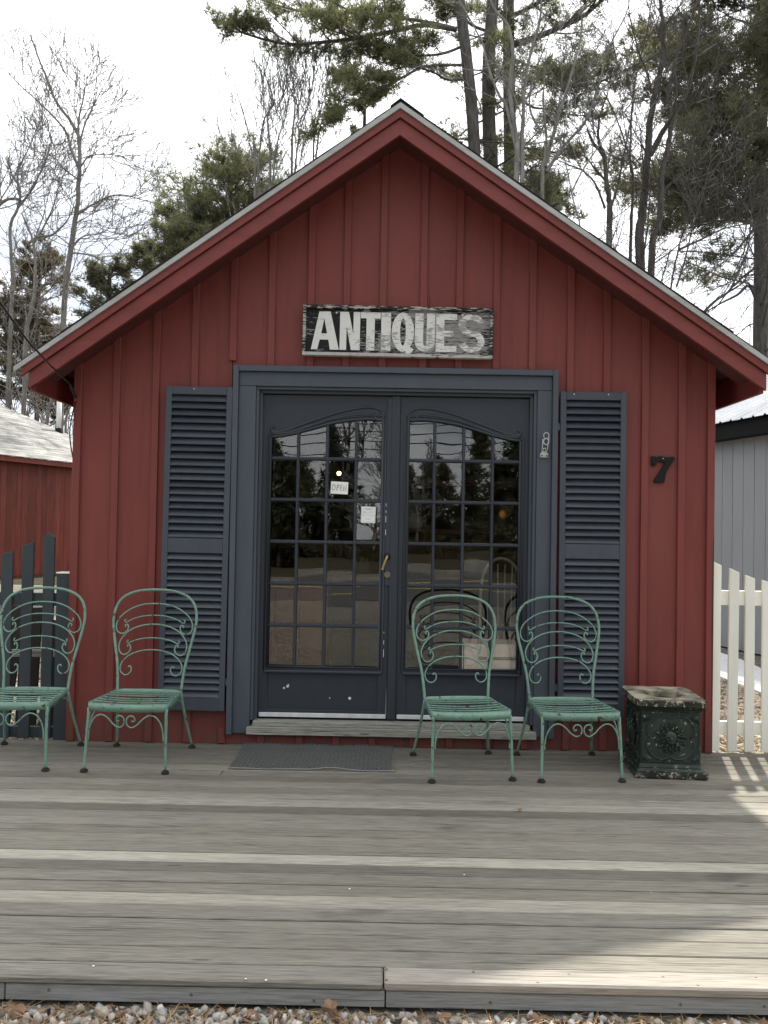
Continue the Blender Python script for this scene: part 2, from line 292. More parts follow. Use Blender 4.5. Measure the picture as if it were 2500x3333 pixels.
class B:
    def __init__(s): s.b = bmesh.new()
    def box(s, x0, x1, y0, y1, z0, z1, bev=0.0, mat=None):
        r = bmesh.ops.create_cube(s.b, size=1.0); vs = r['verts']
        bmesh.ops.scale(s.b, vec=(x1-x0, y1-y0, z1-z0), verts=vs); bmesh.ops.translate(s.b, vec=((x0+x1)/2, (y0+y1)/2, (z0+z1)/2), verts=vs)
        if bev:
            es = list({e for v in vs for e in v.link_edges}); bmesh.ops.bevel(s.b, geom=es, offset=bev, segments=1, affect='EDGES')
        elif mat is not None: bmesh.ops.transform(s.b, matrix=mat, verts=vs)
        return s
    def prism(s, poly, y0, y1, axis='Y'):       # poly in XZ (or YZ when axis X, XY when Z)
        f = {'Y': lambda p, t: (p[0], t, p[1]), 'X': lambda p, t: (t, p[0], p[1]), 'Z': lambda p, t: (p[0], p[1], t)}[axis]
        a = [s.b.verts.new(f(p, y0)) for p in poly]; c = [s.b.verts.new(f(p, y1)) for p in poly]; n = len(poly)
        s.b.faces.new(a); s.b.faces.new(c[::-1])
        for i in range(n): s.b.faces.new((a[i], c[i], c[(i+1) % n], a[(i+1) % n]))
        return s
    def tube(s, pts, r, seg=8, cap=True, flat=1.0):
        P = [Vector(p) for p in pts]; n = len(P); rr = r if isinstance(r, (list, tuple)) else [r]*n; rings = []; prev = None
        for i in range(n):
            d = (P[min(i+1, n-1)]-P[max(i-1, 0)]).normalized()
            if prev is None: a = d.orthogonal().normalized()
            else: a = (prev - d*prev.dot(d)).normalized()
            prev = a; c = d.cross(a)
            rings.append([s.b.verts.new(P[i]+(a*math.cos(2*PI*k/seg)+c*math.sin(2*PI*k/seg)*flat)*rr[i]) for k in range(seg)])
        for i in range(n-1):
            for k in range(seg): s.b.faces.new((rings[i][k], rings[i][(k+1) % seg], rings[i+1][(k+1) % seg], rings[i+1][k]))
        if cap: s.b.faces.new(rings[0][::-1]); s.b.faces.new(rings[-1])
        return s
    def disc(s, c, r, h, axis='Z', seg=20, r2=None):
        q = {'Z': Matrix.Identity(4), 'Y': Matrix.Rotation(PI/2, 4, 'X'), 'X': Matrix.Rotation(PI/2, 4, 'Y')}[axis]
        bmesh.ops.create_cone(s.b, cap_ends=True, segments=seg, radius1=r, radius2=r if r2 is None else r2, depth=h, matrix=Matrix.Translation(c) @ q); return s
    def ball(s, c, r, sub=2, sc=(1, 1, 1)):
        bmesh.ops.create_icosphere(s.b, subdivisions=sub, radius=r, matrix=Matrix.Translation(c) @ Matrix.Diagonal((*sc, 1))); return s
    def build(s, name, mat, parent=None, smooth=False, **k):
        bmesh.ops.recalc_face_normals(s.b, faces=s.b.faces)
        me = bpy.data.meshes.new(name); s.b.to_mesh(me); s.b.free()
        o = link(name, me, mat, parent, smooth); tag(o, **k)
        if smooth == 'angle': pass
        return o
def catmull(pts, n=6, closed=False):
    P = [Vector(p) for p in pts]; out = []; m = len(P)
    for i in range(m-1 if not closed else m):
        g = lambda j: P[j % m] if closed else P[max(0, min(m-1, j))]
        a, b, c, d = g(i-1), g(i), g(i+1), g(i+2)
        for k in range(n):
            t = k/n; out.append(0.5*((2*b)+(c-a)*t+(2*a-5*b+4*c-d)*t*t+(3*b-3*c+d-a)*t**3))
    if not closed: out.append(P[-1])
    return out
def plate(name, outlines, depth, mat, parent, y, bevel=0.0, x=0, z=0, **k):
    # outlines in XZ: first the outer one, then the holes; the plate's front face lies at y
    cu = bpy.data.curves.new(name, 'CURVE'); cu.dimensions = '2D'; cu.fill_mode = 'BOTH'; cu.extrude = depth/2; cu.bevel_depth = bevel; cu.bevel_resolution = 1
    for pl in outlines:
        s = cu.splines.new('POLY'); s.points.add(len(pl)-1); s.use_cyclic_u = True
        for q, p in zip(s.points, pl): q.co = (p[0], p[1], 0, 1)
    tmp = bpy.data.objects.new('tmp', cu); COL.objects.link(tmp); dg = bpy.context.evaluated_depsgraph_get()
    me = bpy.data.meshes.new_from_object(tmp.evaluated_get(dg)); bpy.data.objects.remove(tmp)
    me.transform(Matrix.Translation((x, y+depth/2, z)) @ Matrix.Rotation(PI/2, 4, 'X')); me.name = name
    me.materials.clear(); o = link(name, me, mat, parent); tag(o, **k); return o

# ------------------------------------------------------------------ ground, path, road
GZ = -0.095
g = B(); g.box(-300, 300, -300, 300, GZ-0.5, GZ); g.build('ground', 'earth', kind='structure')
g = B(); g.box(-300, 300, -300, -22, GZ-0.3, GZ+0.006); g.build('field', 'grass_ground', kind='structure')
g = B(); g.box(-300, 300, 14, 300, GZ-0.3, GZ+0.006); g.build('woodland_floor', 'grass_ground', kind='structure')
g = B(); g.box(-300, 300, -17, -10.5, GZ-0.2, GZ+0.012); g.build('road', 'asphalt', kind='structure')
g = B(); g.box(-300, 300, -13.85, -13.7, GZ-0.1, GZ+0.016); g.build('road_marking', 'road_line', kind='structure')
pe = [(3.36, 0.6), (3.33, 1.6), (3.40, 2.4), (3.34, 3.2), (3.42, 4.1), (3.38, 5.2), (3.45, 7), (3.5, 11)]
pf = [(4.15, 11), (4.12, 7), (4.02, 5.2), (4.05, 4.1), (3.93, 3.2), (3.98, 2.4), (3.92, 1.6), (3.95, 0.6)]
g = B(); g.prism([(p.x, p.y) for p in catmull([(a, b, 0) for a, b in pe], 3)]+[(p.x, p.y) for p in catmull([(a, b, 0) for a, b in pf], 3)], GZ-0.05, GZ+0.03, 'Z')
g.build('path', 'white_path', kind='structure', label='pale white strip of path beside the grey building')

def mesh_np(name, V, F, mat, parent=None, smooth=False):
    me = bpy.data.meshes.new(name); V = np.asarray(V, np.float32); F = np.asarray(F, np.int32); k = F.shape[1]
    me.vertices.add(len(V)); me.vertices.foreach_set('co', V.ravel()); me.loops.add(F.size); me.loops.foreach_set('vertex_index', F.ravel())
    me.polygons.add(len(F)); me.polygons.foreach_set('loop_start', np.arange(0, F.size, k, dtype=np.int32)); me.update(calc_edges=True)
    return link(name, me, mat, parent, smooth)
def ico(sub):
    b = bmesh.new(); bmesh.ops.create_icosphere(b, subdivisions=sub, radius=1); b.verts.ensure_lookup_table()
    V = np.array([v.co[:] for v in b.verts]); F = np.array([[v.index for v in f.verts] for f in b.faces]); b.free(); return V, F
def rotm(n):
    q = rng.normal(size=(n, 4)); q /= np.linalg.norm(q, axis=1)[:, None]; w, x, y, z = q.T
    return np.stack([1-2*(y*y+z*z), 2*(x*y-z*w), 2*(x*z+y*w), 2*(x*y+z*w), 1-2*(x*x+z*z), 2*(y*z-x*w), 2*(x*z-y*w), 2*(y*z+x*w), 1-2*(x*x+y*y)], 1).reshape(n, 3, 3)
def stones(name, n, x0, x1, y0, y1, z, r0, r1, mat, sub=1, layers=0.02, **k):
    V, F = ico(sub); C = np.stack([rng.uniform(x0, x1, n), rng.uniform(y0, y1, n), z+rng.uniform(-0.004, layers, n)], 1)
    r = rng.uniform(0, 1, n)**1.8*(r1-r0)+r0; S = r[:, None]*rng.uniform(0.62, 1.15, (n, 3))*np.array([1, 1, 0.8]); Rm = rotm(n)
    base = V[None]*(1+0.30*(rng.random((n, len(V), 1))-0.5)); cut = rng.uniform(.45, .85, (n, 1, 3)); base = np.clip(base, -cut, cut)*1.35; base[..., 0] += base[..., 1]*rng.uniform(-.35, .35, (n, 1))
    P = np.einsum('nij,nvj->nvi', Rm, base*S[:, None, :])+C[:, None, :]
    FF = (F[None]+(np.arange(n)*len(V))[:, None, None]).reshape(-1, 3)
    return tag(mesh_np(name, P.reshape(-1, 3), FF, mat), kind='stuff', **k)
stones('gravel', 3600, -1.6, 1.7, -3.05, -2.70, GZ-0.004, 0.007, 0.019, 'stone', 1, 0.020, label='pale crushed stone along the front edge of the deck', cat='gravel')
stones('gravel', 9000, 2.08, 3.5, 0.06, 4.5, GZ, 0.010, 0.026, 'tan_stone', 1, 0.012, label='sunlit tan gravel behind the white picket fence', cat='gravel')
stones('gravel', 5000, -3.9, -2.05, 0.06, 3.5, GZ, 0.010, 0.026, 'tan_stone', 1, 0.012, label='tan gravel behind the dark picket fence', cat='gravel')

# leaves and pine needles lying in the gravel
def leaf_mesh(s, lobed):
    b = bmesh.new(); n = 16; vs = []
    for i in range(n):
        a = 2*PI*i/n; r = s*(0.65+0.35*abs(math.cos(a*2.5)) if lobed else 0.5+0.5*abs(math.cos(a))**1.5)
        vs.append(b.verts.new((r*math.cos(a), r*math.sin(a)*0.7, s*0.28*math.sin(a*2+1)+random.uniform(-1, 1)*s*0.12)))
    c = b.verts.new((0, 0, 0.0)); [b.faces.new((c, vs[i], vs[(i+1) % n])) for i in range(n)]
    me = bpy.data.meshes.new('dry_leaf'); b.to_mesh(me); b.free(); me.materials.append(M['dry_leaf']); return me
lv = [leaf_mesh(0.03, True), leaf_mesh(0.025, False), leaf_mesh(0.034, True)]
b = bmesh.new()
for i in range(420):
    me = random.choice(lv); b2 = bmesh.new(); b2.from_mesh(me); sc = random.uniform(0.3, 0.75)
    x = random.uniform(-1.5, 1.6) if random.random() < 0.5 else random.choice([-0.85, 0.0, 0.75, 1.1])+random.gauss(0, 0.2)
    mt = Matrix.Translation((x, random.uniform(-2.95, -2.71), GZ+random.uniform(0.008, 0.022))) @ Euler((random.uniform(-.7, .7), random.uniform(-.7, .7), random.uniform(0, 6.3))).to_matrix().to_4x4() @ Matrix.Scale(sc, 4)
    b2.transform(mt); tmp = bpy.data.meshes.new('t'); b2.to_mesh(tmp); b2.free(); b.from_mesh(tmp); bpy.data.meshes.remove(tmp)
me = bpy.data.meshes.new('leaf_litter'); b.to_mesh(me); b.free()
tag(link('leaf_litter', me, 'dry_leaf'), kind='stuff', label='small brown leaf scraps lying in the gravel before the deck', cat='leaves')
n = 2600; C = np.stack([rng.uniform(-1.6, 1.7, n), rng.uniform(-2.98, -2.705, n), GZ+rng.uniform(0.008, 0.026, n)], 1)
a = rng.uniform(0, 2*PI, n); d = np.stack([np.cos(a), np.sin(a), rng.uniform(-.25, .25, n)], 1)*rng.uniform(0.015, 0.05, n)[:, None]
w = np.stack([-np.sin(a), np.cos(a), np.zeros(n)], 1)*0.0009
V = np.stack([C-d-w, C-d+w, C+d*0.9+w, C+d-w], 1).reshape(-1, 3)
tag(mesh_np('pine_straw', V, np.arange(n*4).reshape(n, 4), 'dry_needle'), kind='stuff', label='orange brown pine needles strewn over the pale gravel', cat='pine straw')
for k, (px, s, rx, lab) in enumerate([(1078, 1.15, 1.2, 'upright brown leaf leaning against the deck skirt left of the board joint'), (830, 1.0, 0.5, 'curled tan leaf against the deck skirt left of centre'),
                             (1440, 1.0, 0.4, 'flat brown leaf at the deck skirt below the newer board'), (1745, 0.9, 0.7, 'tan leaf in the gravel beneath the sunlit part of the deck'), (2320, 1.0, 0.3, 'grey brown leaf at the far right end of the gravel strip'), (60, 1.0, 0.5, 'brown leaf in the gravel at the far left end')]):
    p = at(px, 3270, -2.72); o = link('fallen_leaf', lv[k % 3]); o.location = (p.x, -2.735, GZ+0.022+(0.02 if rx > 1 else 0)); o.rotation_euler = (rx, random.uniform(-.3, .3), random.uniform(-1, 1)); o.scale = (s,)*3
    tag(o, lab, 'leaf', 'brown leaves along the deck edge')

# ------------------------------------------------------------------ deck
deck = empty('deck', kind='structure', label='long weathered grey board deck in front of the red shop')
PW = 0.097; NB = 28
tone = {0: .98, 5: 1.30, 6: .92, 8: .74, 9: 1.55, 10: .95, 11: 1.0, 12: .92, 13: 1.02, 15: .72, 16: 1.30, 17: 1.12, 18: 0.9, 19: 1.02, 20: .78, 21: .98, 22: 1.1, 23: .85, 24: .82, 25: .74, 26: .70, 27: .78}
def plank_mesh(x0, x1, w=PW-0.004, h=0.025, bev=0.003):
    b = B(); b.box(x0, x1, 0, w, -h, 0, bev); 
    me = bpy.data.meshes.new('plank'); b.b.to_mesh(me); b.b.free(); return me
full = plank_mesh(-3.3, 3.3); full2 = plank_mesh(-3.3, 3.3, PW-0.008, bev=0.004)
for i in range(NB):
    y = -2.69+i*PW
    tn = tone.get(i, random.uniform(0.86, 1.14)); segs = [(-3.3, 3.3, tn, 'deck_wood')]
    if i == 0: segs = [(-3.3, 0.006, tn*0.98, 'deck_wood'), (0.010, 3.3, 1.0, 'new_deck_wood')]
    if i == 11: segs = [(-3.3, 1.7, tn, 'deck_wood'), (1.704, 3.3, tn*1.05, 'deck_wood')]
    if i == 21: segs = [(-3.3, -0.9, tn, 'deck_wood'), (-0.896, 3.3, tn*0.95, 'deck_wood')]
    for (a, c, tn, mt) in segs:
        if len(segs) > 1 or i == 0: me = plank_mesh(a, c, PW-0.004, 0.030 if mt[0] == 'n' else 0.025, 0.006 if i == 0 else 0.003)
        else: me = full if i % 3 else full2
        o = link('plank', me, mt, deck); o.location = (0, y, 0.004 if mt[0] == 'n' else random.uniform(-0.0015, 0.001)); o.rotation_euler.z = random.uniform(-0.0004, 0.0004); tn = 1+(tn-1)*1.25
        w_ = random.uniform(-0.02, 0.02); o.color = (tn*(1+w_), tn, tn*(1-w_), 1)
for (a, c) in ((-3.3, -1.135), (-1.131, 0.012), (0.016, 3.3)):
    o = link('skirt_board', plank_mesh(a, c, 0.022, 0.048, 0.002), 'fascia_wood', deck); o.location = (0, -2.682, -0.029); tn = random.uniform(0.9, 1.1); o.color = (tn, tn, tn*1.02, 1)
b = B(); b.box(-3.3, 3.3, -2.64, 0.02, GZ-0.05, -0.028); b.build('deck_frame', 'dark_interior', deck)
sc = B(); sc.disc((0, 0, 0), 0.0042, 0.002, 'Z', 10); sc0 = sc.build('screw', 'brass_dull', deck); first = True
for px, py in ((1258, 3156), (1258, 3190), (1541, 3164), (1852, 3169), (1751, 3197), (2158, 3178), (2272, 3206), (2460, 3180)):
    d = rt2*((px-1250)/FPX)+up2*(-(py-1666.5)/FPX)+fw; p = EYE+d*((0.004-EYE.z)/d.z); o = sc0 if first else sc0.copy()
    if not first: COL.objects.link(o)
    first = False; o.location = (p.x, p.y, 0.0045)
for x, z in ((-.57, -.05), (-1.0, -.045), (.33, -.055), (.9, -.05), (1.15, -.05), (-.2, -.06)):
    o = sc0.copy(); COL.objects.link(o); o.location = (x, -2.683, z); o.rotation_euler = (PI/2, 0, 0)

o = link('fallen_leaf', lv[1]); p = at(1688, 2632, -1.155); o.location = (p.x, p.y, .012); o.rotation_euler = (.3, .2, .4); o.scale = (.75, .75, .75)
tag(o, 'single curled brown leaf lying on the deck in front of the right hand chairs', 'leaf')
b = B()
for px, py in ((304, 3144), (1138, 2893), (1511, 2847), (866, 3190), (800, 3186), (2120, 2905)):
    d = rt2*((px-1250)/FPX)+up2*(-(py-1666.5)/FPX)+fw; p = EYE+d*((0.002-EYE.z)/d.z); b.disc((p.x, p.y, .0022), random.uniform(.002, .005), .0012, 'Z', 7)
b.build('paint_spatter', 'white_plastic', deck)

# ------------------------------------------------------------------ the red shop
shop = empty('shop_building', label='small red board and batten antiques shop with steep gable and slate blue double doors', cat='shop')
XA, ZA = 0.027, 3.883; SL, SR = 0.712, 0.6816; XL, XR = -1.99, 2.03; BACK = 4.6
def zr(x): return ZA-(SL*(XA-x) if x < XA else SR*(x-XA))
WT = 0.09        # wall top below roof line
bat = [-1.724, -1.482, -1.236, -1.001, -.757, -.515, -.287, -.062, .193, .420, .657, .886, 1.125, 1.350, 1.597, 1.825]
DX0, DX1, DZ0, DZ1 = -.95, 1.01, 0.095, 2.33
def gable_piece(x0, x1, z0, z1=None):
    top = [(x1, zr(x1)-WT)] + ([(XA, zr(XA)-WT)] if x0 < XA < x1 else []) + [(x0, zr(x0)-WT)]
    if z1: top = [(x1, z1), (x0, z1)]
    return [(x0, z0), (x1, z0)]+top
edges = [XL]+bat+[XR]
for a, c in zip(edges[:-1], edges[1:]):
    a2, c2 = a+0.002, c-0.002; y0 = random.uniform(0, 0.0015)
    pcs = []
    if c2 <= DX0 or a2 >= DX1: pcs = [gable_piece(a2, c2, 0.0)]
    else:
        if a2 < DX0: pcs.append(gable_piece(a2, DX0, 0.0)); a2 = DX0
        if c2 > DX1: pcs.append(gable_piece(DX1, c2, 0.0)); c2 = DX1
        pcs.append(gable_piece(a2, c2, DZ1)); pcs.append(gable_piece(a2, c2, 0.0, DZ0))
    for p in pcs: b = B(); b.prism(p, y0, 0.02); b.build('siding_board', 'red_paint', shop)
def batten(x, z0, z1=None, w=0.044, dz=None, y=-0.018):
    h = w/2; b = B()
    poly = [(x-h, z0), (x+h, z0)]+([(x+h, z1), (x-h, z1)] if z1 else [(x+h, zr(x+h)-WT-0.004), (x-h, zr(x-h)-WT-0.004)])
    b.prism(poly, y, -0.0002)
    es = [e for e in b.b.edges if abs(e.verts[0].co.y-y) < 1e-5 and abs(e.verts[1].co.y-y) < 1e-5]
    bmesh.ops.bevel(b.b, geom=es, offset=0.0025, segments=1, affect='EDGES'); return b.build('batten', 'red_paint', shop)
for x in bat:
    j = random.uniform(-.003, .003)
    if -1.03 < x < 1.06:
        batten(x+j, 2.372 if x > -0.95 else 2.40); batten(x-0.02, 0.004, 0.064 if x > -0.95 else 0.10)
    else: batten(x+j, 0.004)
batten(XL+0.022, 0.003, w=0.048, y=-0.022); batten(XR-0.022, 0.003, w=0.046, y=-0.022)
b = B()
for x in bat+[XL+.022, XR-.022]:
    for z in np.arange(.35, 3.6, .62):
        if z < zr(x)-.2 and not (-1.03 < x < 1.06 and z < 2.4): b.disc((x+random.uniform(-.008, .008), -.0185-(.004 if abs(x) > 1.9 else 0), z+random.uniform(-.06, .06)), .0028, .002, 'Y', 6)
o = b.build('nail_heads', 'rust_iron', shop); o['kind'] = 'stuff'
# body behind the front: side walls, back, inner lining
b = B(); b.box(XL, XL+0.02, 0.021, BACK, GZ, zr(XL)-WT-0.05); b.build('side_wall', 'red_paint', shop)
b = B(); b.box(XR-0.02, XR, 0.021, BACK, GZ, zr(XR)-WT-0.05); b.build('side_wall', 'red_paint', shop)
b = B(); b.prism(gable_piece(XL+.02, XR-.02, GZ), BACK-0.02, BACK); b.build('back_wall', 'red_paint', shop)
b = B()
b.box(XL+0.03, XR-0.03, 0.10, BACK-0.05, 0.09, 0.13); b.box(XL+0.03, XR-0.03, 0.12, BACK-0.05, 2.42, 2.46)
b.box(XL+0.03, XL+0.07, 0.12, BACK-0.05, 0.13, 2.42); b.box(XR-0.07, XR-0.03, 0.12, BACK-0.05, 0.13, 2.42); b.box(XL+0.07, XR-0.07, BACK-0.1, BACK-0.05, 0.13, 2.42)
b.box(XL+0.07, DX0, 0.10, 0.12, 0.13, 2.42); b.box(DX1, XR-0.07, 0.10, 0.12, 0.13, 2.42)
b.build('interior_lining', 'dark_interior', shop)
# roof
def strip(xe, va, vb, y0, y1, name, mat, xs=XA, split=True, **k):
    b = B(); b.prism([(xs, zr(xs)-va), (xe, zr(xe)-va), (xe, zr(xe)-vb), (xs, zr(xs)-vb)], y0, y1); return b.build(name, mat, shop, **k)
for s, xe in ((-1, -2.215), (1, 2.28)):
    strip(xe, -0.006, 0.001, -0.350, BACK+0.25, 'shingle_roof', 'dark_shingle', XA)
    strip(xe+0.01*s, 0.002, 0.034, -0.352, -0.338, 'drip_edge', 'drip_metal')
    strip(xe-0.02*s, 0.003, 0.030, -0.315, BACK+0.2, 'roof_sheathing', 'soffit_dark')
    strip(xe-0.03*s, 0.035, 0.083, -0.340, -0.316, 'upper_rake_board', 'red_trim')
    strip(xe-0.07*s, 0.089, 0.182, -0.322, -0.297, 'lower_rake_board', 'red_trim')
    strip(xe-0.075*s, 0.083, 0.089, -0.318, -0.30, 'rake_shadow_line', 'black_trim')  # black strip painting in the shadow line between the rake boards
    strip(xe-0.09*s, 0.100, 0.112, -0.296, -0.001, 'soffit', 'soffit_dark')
    xf = xe-0.075*s; b = B(); b.box(min(xf, xf-0.022*s), max(xf, xf-0.022*s), -0.294, BACK+0.2, zr(xf)-0.200, zr(xf)-0.032); b.build('eave_fascia', 'red_trim', shop)
    # rafter tails and underside under the side eave
    for yy in (0.35, 0.95, 1.55, 2.15, 2.75, 3.35, 3.95):
        xw = XL if s < 0 else XR; b = B(); x2 = xf-0.024*s
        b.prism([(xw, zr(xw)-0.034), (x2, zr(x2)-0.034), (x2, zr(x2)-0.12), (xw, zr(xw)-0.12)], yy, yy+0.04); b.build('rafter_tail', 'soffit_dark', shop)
# shingle courses lying a little proud, seen on edge at the ridge
for k in range(15):
    for s in (-1, 1):
        x0 = XA+s*(0.0+k*0.14); x1 = XA+s*min(0.155+k*0.14, 2.2)
        b = B(); b.prism([(x0, zr(x0)+0.0075), (x1, zr(x1)+0.009+random.uniform(0, .003)), (x1, zr(x1)+0.0065), (x0, zr(x0)+0.0065)], -0.350+random.uniform(-.010, .004), BACK+0.24); b.build('shingle_course', 'dark_shingle', shop)
b = B(); b.prism([(XA-0.06, zr(XA-0.06)+0.012), (XA, ZA+0.015), (XA+0.14, zr(XA+0.14)+0.012), (XA+0.14, zr(XA+0.14)+0.018), (XA, ZA+0.023), (XA-0.06, zr(XA-0.06)+0.018)], -0.356, 0.12); b.build('ridge_cap', 'dark_shingle', shop)

# casing round the doors
CX0, CX1, CT, CB = -.987, 1.043, 2.366, 0.07
fr = empty('door_frame', cat=None); fr.parent = shop
def bx(name, mat, par, *a, bev=0.002): b = B(); b.box(*a, bev); return b.build(name, mat, par)
def mold(name, parts, mat='blue_grey_paint'):
    b = B()
    for p in parts: b.box(*p, 0.0015)
    return b.build(name, mat, fr)
bx('backband', 'blue_grey_paint', fr, CX0, CX0+.034, -.055, -.003, CB, CT); bx('backband', 'blue_grey_paint', fr, CX1-.034, CX1, -.055, -.003, CB+.01, CT)
bx('backband', 'blue_grey_paint', fr, CX0+.0345, CX1-.0345, -.055, -.003, CT-.036, CT)
bx('casing_board', 'blue_grey_paint', fr, CX0+.035, -.846, -.030, .05, CB+.004, 2.2395); bx('casing_board', 'blue_grey_paint', fr, .918, CX1-.035, -.030, .05, CB+.014, 2.2395)
bx('casing_board', 'blue_grey_paint', fr, CX0+.035, CX1-.035, -.0305, .05, 2.241, CT-.0365)
for s, xo in ((1, -.8455), (-1, .9175)):
    a, c = sorted((xo, xo+s*.018)); mold('door_stop', [(a, c, -.014, .09, .152, 2.222)])
    a, c = sorted((xo+s*.0185, xo+s*.036)); mold('door_stop', [(a, c, .022, .09, .152, 2.204)])
mold('door_stop', [(-.8455, .9175, -.014, .09, 2.2225, 2.2405)]); mold('door_stop', [(-.827, .899, .022, .09, 2.2045, 2.222)])
b = B(); b.box(-.862, .935, -.050, .085, .070, .116, .003); b.build('sill', 'sill_wood', shop)
b = B(); b.box(-.828, .90, -.022, .10, .1165, .148, .003); b.build('threshold', 'sill_wood', shop)

# double doors
XC = 0.035
def arch(u):      # height of the glass opening at u=0 (hinge side) .. 1 (meeting side)
    P = [(0, 1.938), (.12, 1.950), (.25, 1.972), (.4, 2.005), (.55, 2.036), (.7, 2.055), (.85, 2.064), (1, 2.062)]
    for (a, za), (c, zc) in zip(P[:-1], P[1:]):
        if a <= u <= c: q = (u-a)/(c-a); return za+(zc-za)*q
    return P[-1][1]
ROWS = [.468, .739, 1.004, 1.267, 1.533, 1.796]
def make_door(s):       # s=1 left leaf; s=-1 mirrored
    d = empty('door'); d.parent = shop; mx = (lambda x: x) if s > 0 else (lambda x: 2*XC-x)
    tag(d, label='left glazed door leaf with papers taped inside' if s > 0 else 'right glazed door leaf beside the wall hook')
    X0, X1 = -.809, .006; G0, G1 = -.765, -.038; Y = .052
    N = 26; top = [(mx(G0+(G1-G0)*i/N), arch(i/N)) for i in range(N+1)]
    hole = [(mx(G1), ROWS[0]), (mx(G0), ROWS[0])]+top
    panel = [(mx(-.752), .205), (mx(-.052), .205), (mx(-.052), .438), (mx(-.752), .438)]
    outer = [(mx(X0), .19), (mx(X1), .19), (mx(X1), 2.198), (mx(X0), 2.198)]
    plate('leaf_frame', [outer, hole, panel], .038, 'door_paint', d, Y, 0.0015)
    a, c = sorted((mx(-.757), mx(-.047))); bx('lower_panel', 'door_paint', d, a, c, Y+.010, Y+.030, .200, .443, bev=0)
    # bead round the glass
    inset = 0.009
    ring = [(mx(G0+inset), ROWS[0]+inset)]+[(mx(max(G0+inset, min(G1-inset, G0+(G1-G0)*i/N))), arch(i/N)-inset) for i in range(N+1)]+[(mx(G1-inset), ROWS[0]+inset)]
    b = B(); pts = [(p[0], Y-.001, p[1]) for p in ring]; pts.append(pts[0]); b.tube(pts, .0095, 6); b.build('glazing_bead', 'door_paint', d, True)
    b = B(); out = [(mx(G0-.012), ROWS[0]-.012)]+[(mx(G0-.012+(G1-G0+.024)*i/N), arch(i/N)+.011) for i in range(N+1)]+[(mx(G1+.012), ROWS[0]-.012)]
    pts = [(p[0], Y-.002, p[1]) for p in out]; pts.append(pts[0]); b.tube(pts, .006, 6); b.build('glazing_bead', 'door_paint', d, True)
    b = B(); a, c = sorted((mx(-.772), mx(-.03))); b.box(a, c, Y-.018, Y+.004, .440, .456, .004); b.build('glazing_bead', 'door_paint', d)
    # muntins
    xs = [-.583, -.3985, -.214]
    for x in xs:
        u = (x-G0)/(G1-G0); X = mx(x); b = B(); zt = arch(u)-.004
        b.prism([(X-.010, Y+.004), (X-.006, Y-.004), (X+.006, Y-.004), (X+.010, Y+.004), (X+.010, Y+.028), (X-.010, Y+.028)], ROWS[0]+.004, zt, 'Z'); b.build('muntin', 'door_paint', d)
    a, c = sorted((mx(G0+.005), mx(G1-.005)))
    for z in ROWS[1:]:
        b = B(); b.prism([(Y+.003, z-.011), (Y-.006, z-.006), (Y-.006, z+.006), (Y+.003, z+.011), (Y+.0275, z+.011), (Y+.0275, z-.011)], a, c, 'X'); b.build('muntin', 'door_paint', d)
    cols = [G0]+xs+[G1]; rows = ROWS+[None]
    for i in range(4):
        for j in range(6):
            x0, x1 = cols[i]+.008, cols[i+1]-.008; z0 = ROWS[j]+.008
            if j < 5: poly = [(x0, z0), (x1, z0), (x1, ROWS[j+1]-.008), (x0, ROWS[j+1]-.008)]
            else:
                u0, u1 = (x0-G0)/(G1-G0), (x1-G0)/(G1-G0); poly = [(x0, z0), (x1, z0)]+[(x0+(x1-x0)*q, arch(u0+(u1-u0)*q)-.006) for q in (1, .66, .33, 0)]
            cx, cz = mx((x0+x1)/2), (z0+ROWS[j]+.25)/2
            poly = [(mx(p[0])-cx, p[1]-cz) for p in poly]; b = B(); b.prism(poly, -.0012, .0012)
            o = b.build('pane', 'glass', d); o.location = (cx, Y+.017, cz); o.rotation_euler = (random.gauss(0, .0045), 0, random.gauss(0, .005))
    # carved scroll moulding above the arch
    S = lambda x, z: (mx(x), Y-.002, z)
    upr = [(-.735, 2.000), (-.752, 1.990), (-.757, 1.975), (-.745, 1.962), (-.715, 1.962), (-.66, 1.975), (-.57, 2.008), (-.45, 2.052), (-.34, 2.090), (-.24, 2.115), (-.16, 2.127), (-.10, 2.124), (-.062, 2.108), (-.046, 2.085), (-.048, 2.062), (-.066, 2.048), (-.088, 2.053), (-.098, 2.068), (-.090, 2.080), (-.076, 2.076)]
    lwr = [(-.742, 1.952), (-.70, 1.952), (-.62, 1.965), (-.50, 2.005), (-.38, 2.046), (-.27, 2.072), (-.18, 2.083), (-.115, 2.084), (-.103, 2.078)]
    for q in (upr, lwr):
        b = B(); b.tube(catmull([S(*p) for p in q], 4), .0085, 6); b.build('scroll_moulding', 'door_paint', d, True)
    a, c = sorted((mx(-.8), mx(.0))); b = B(); b.box(a, c, Y-.012, Y+.004, .163, .189, .002); b.build('door_sweep', 'aluminium', d)
    b = B(); b.box(a, c, Y-.002, Y+.03, .1505, .1625, 0); b.build('door_bottom', 'black_trim', d)
    return d
dl = make_door(1); dr = make_door(-1)
bx('meeting_stile', 'door_paint', dr, .0085, .0615, .036, .0515, .16, 2.2)
b = B(); b.box(-.020, .012, .0405, .0525, 1.0, 2.19, .001); b.build('astragal', 'door_paint', dl)
b = B(); b.disc((-.006, .040, 1.185), .022, .012, 'Y', 16); b.build('handle_rose', 'black_iron', dl, True)
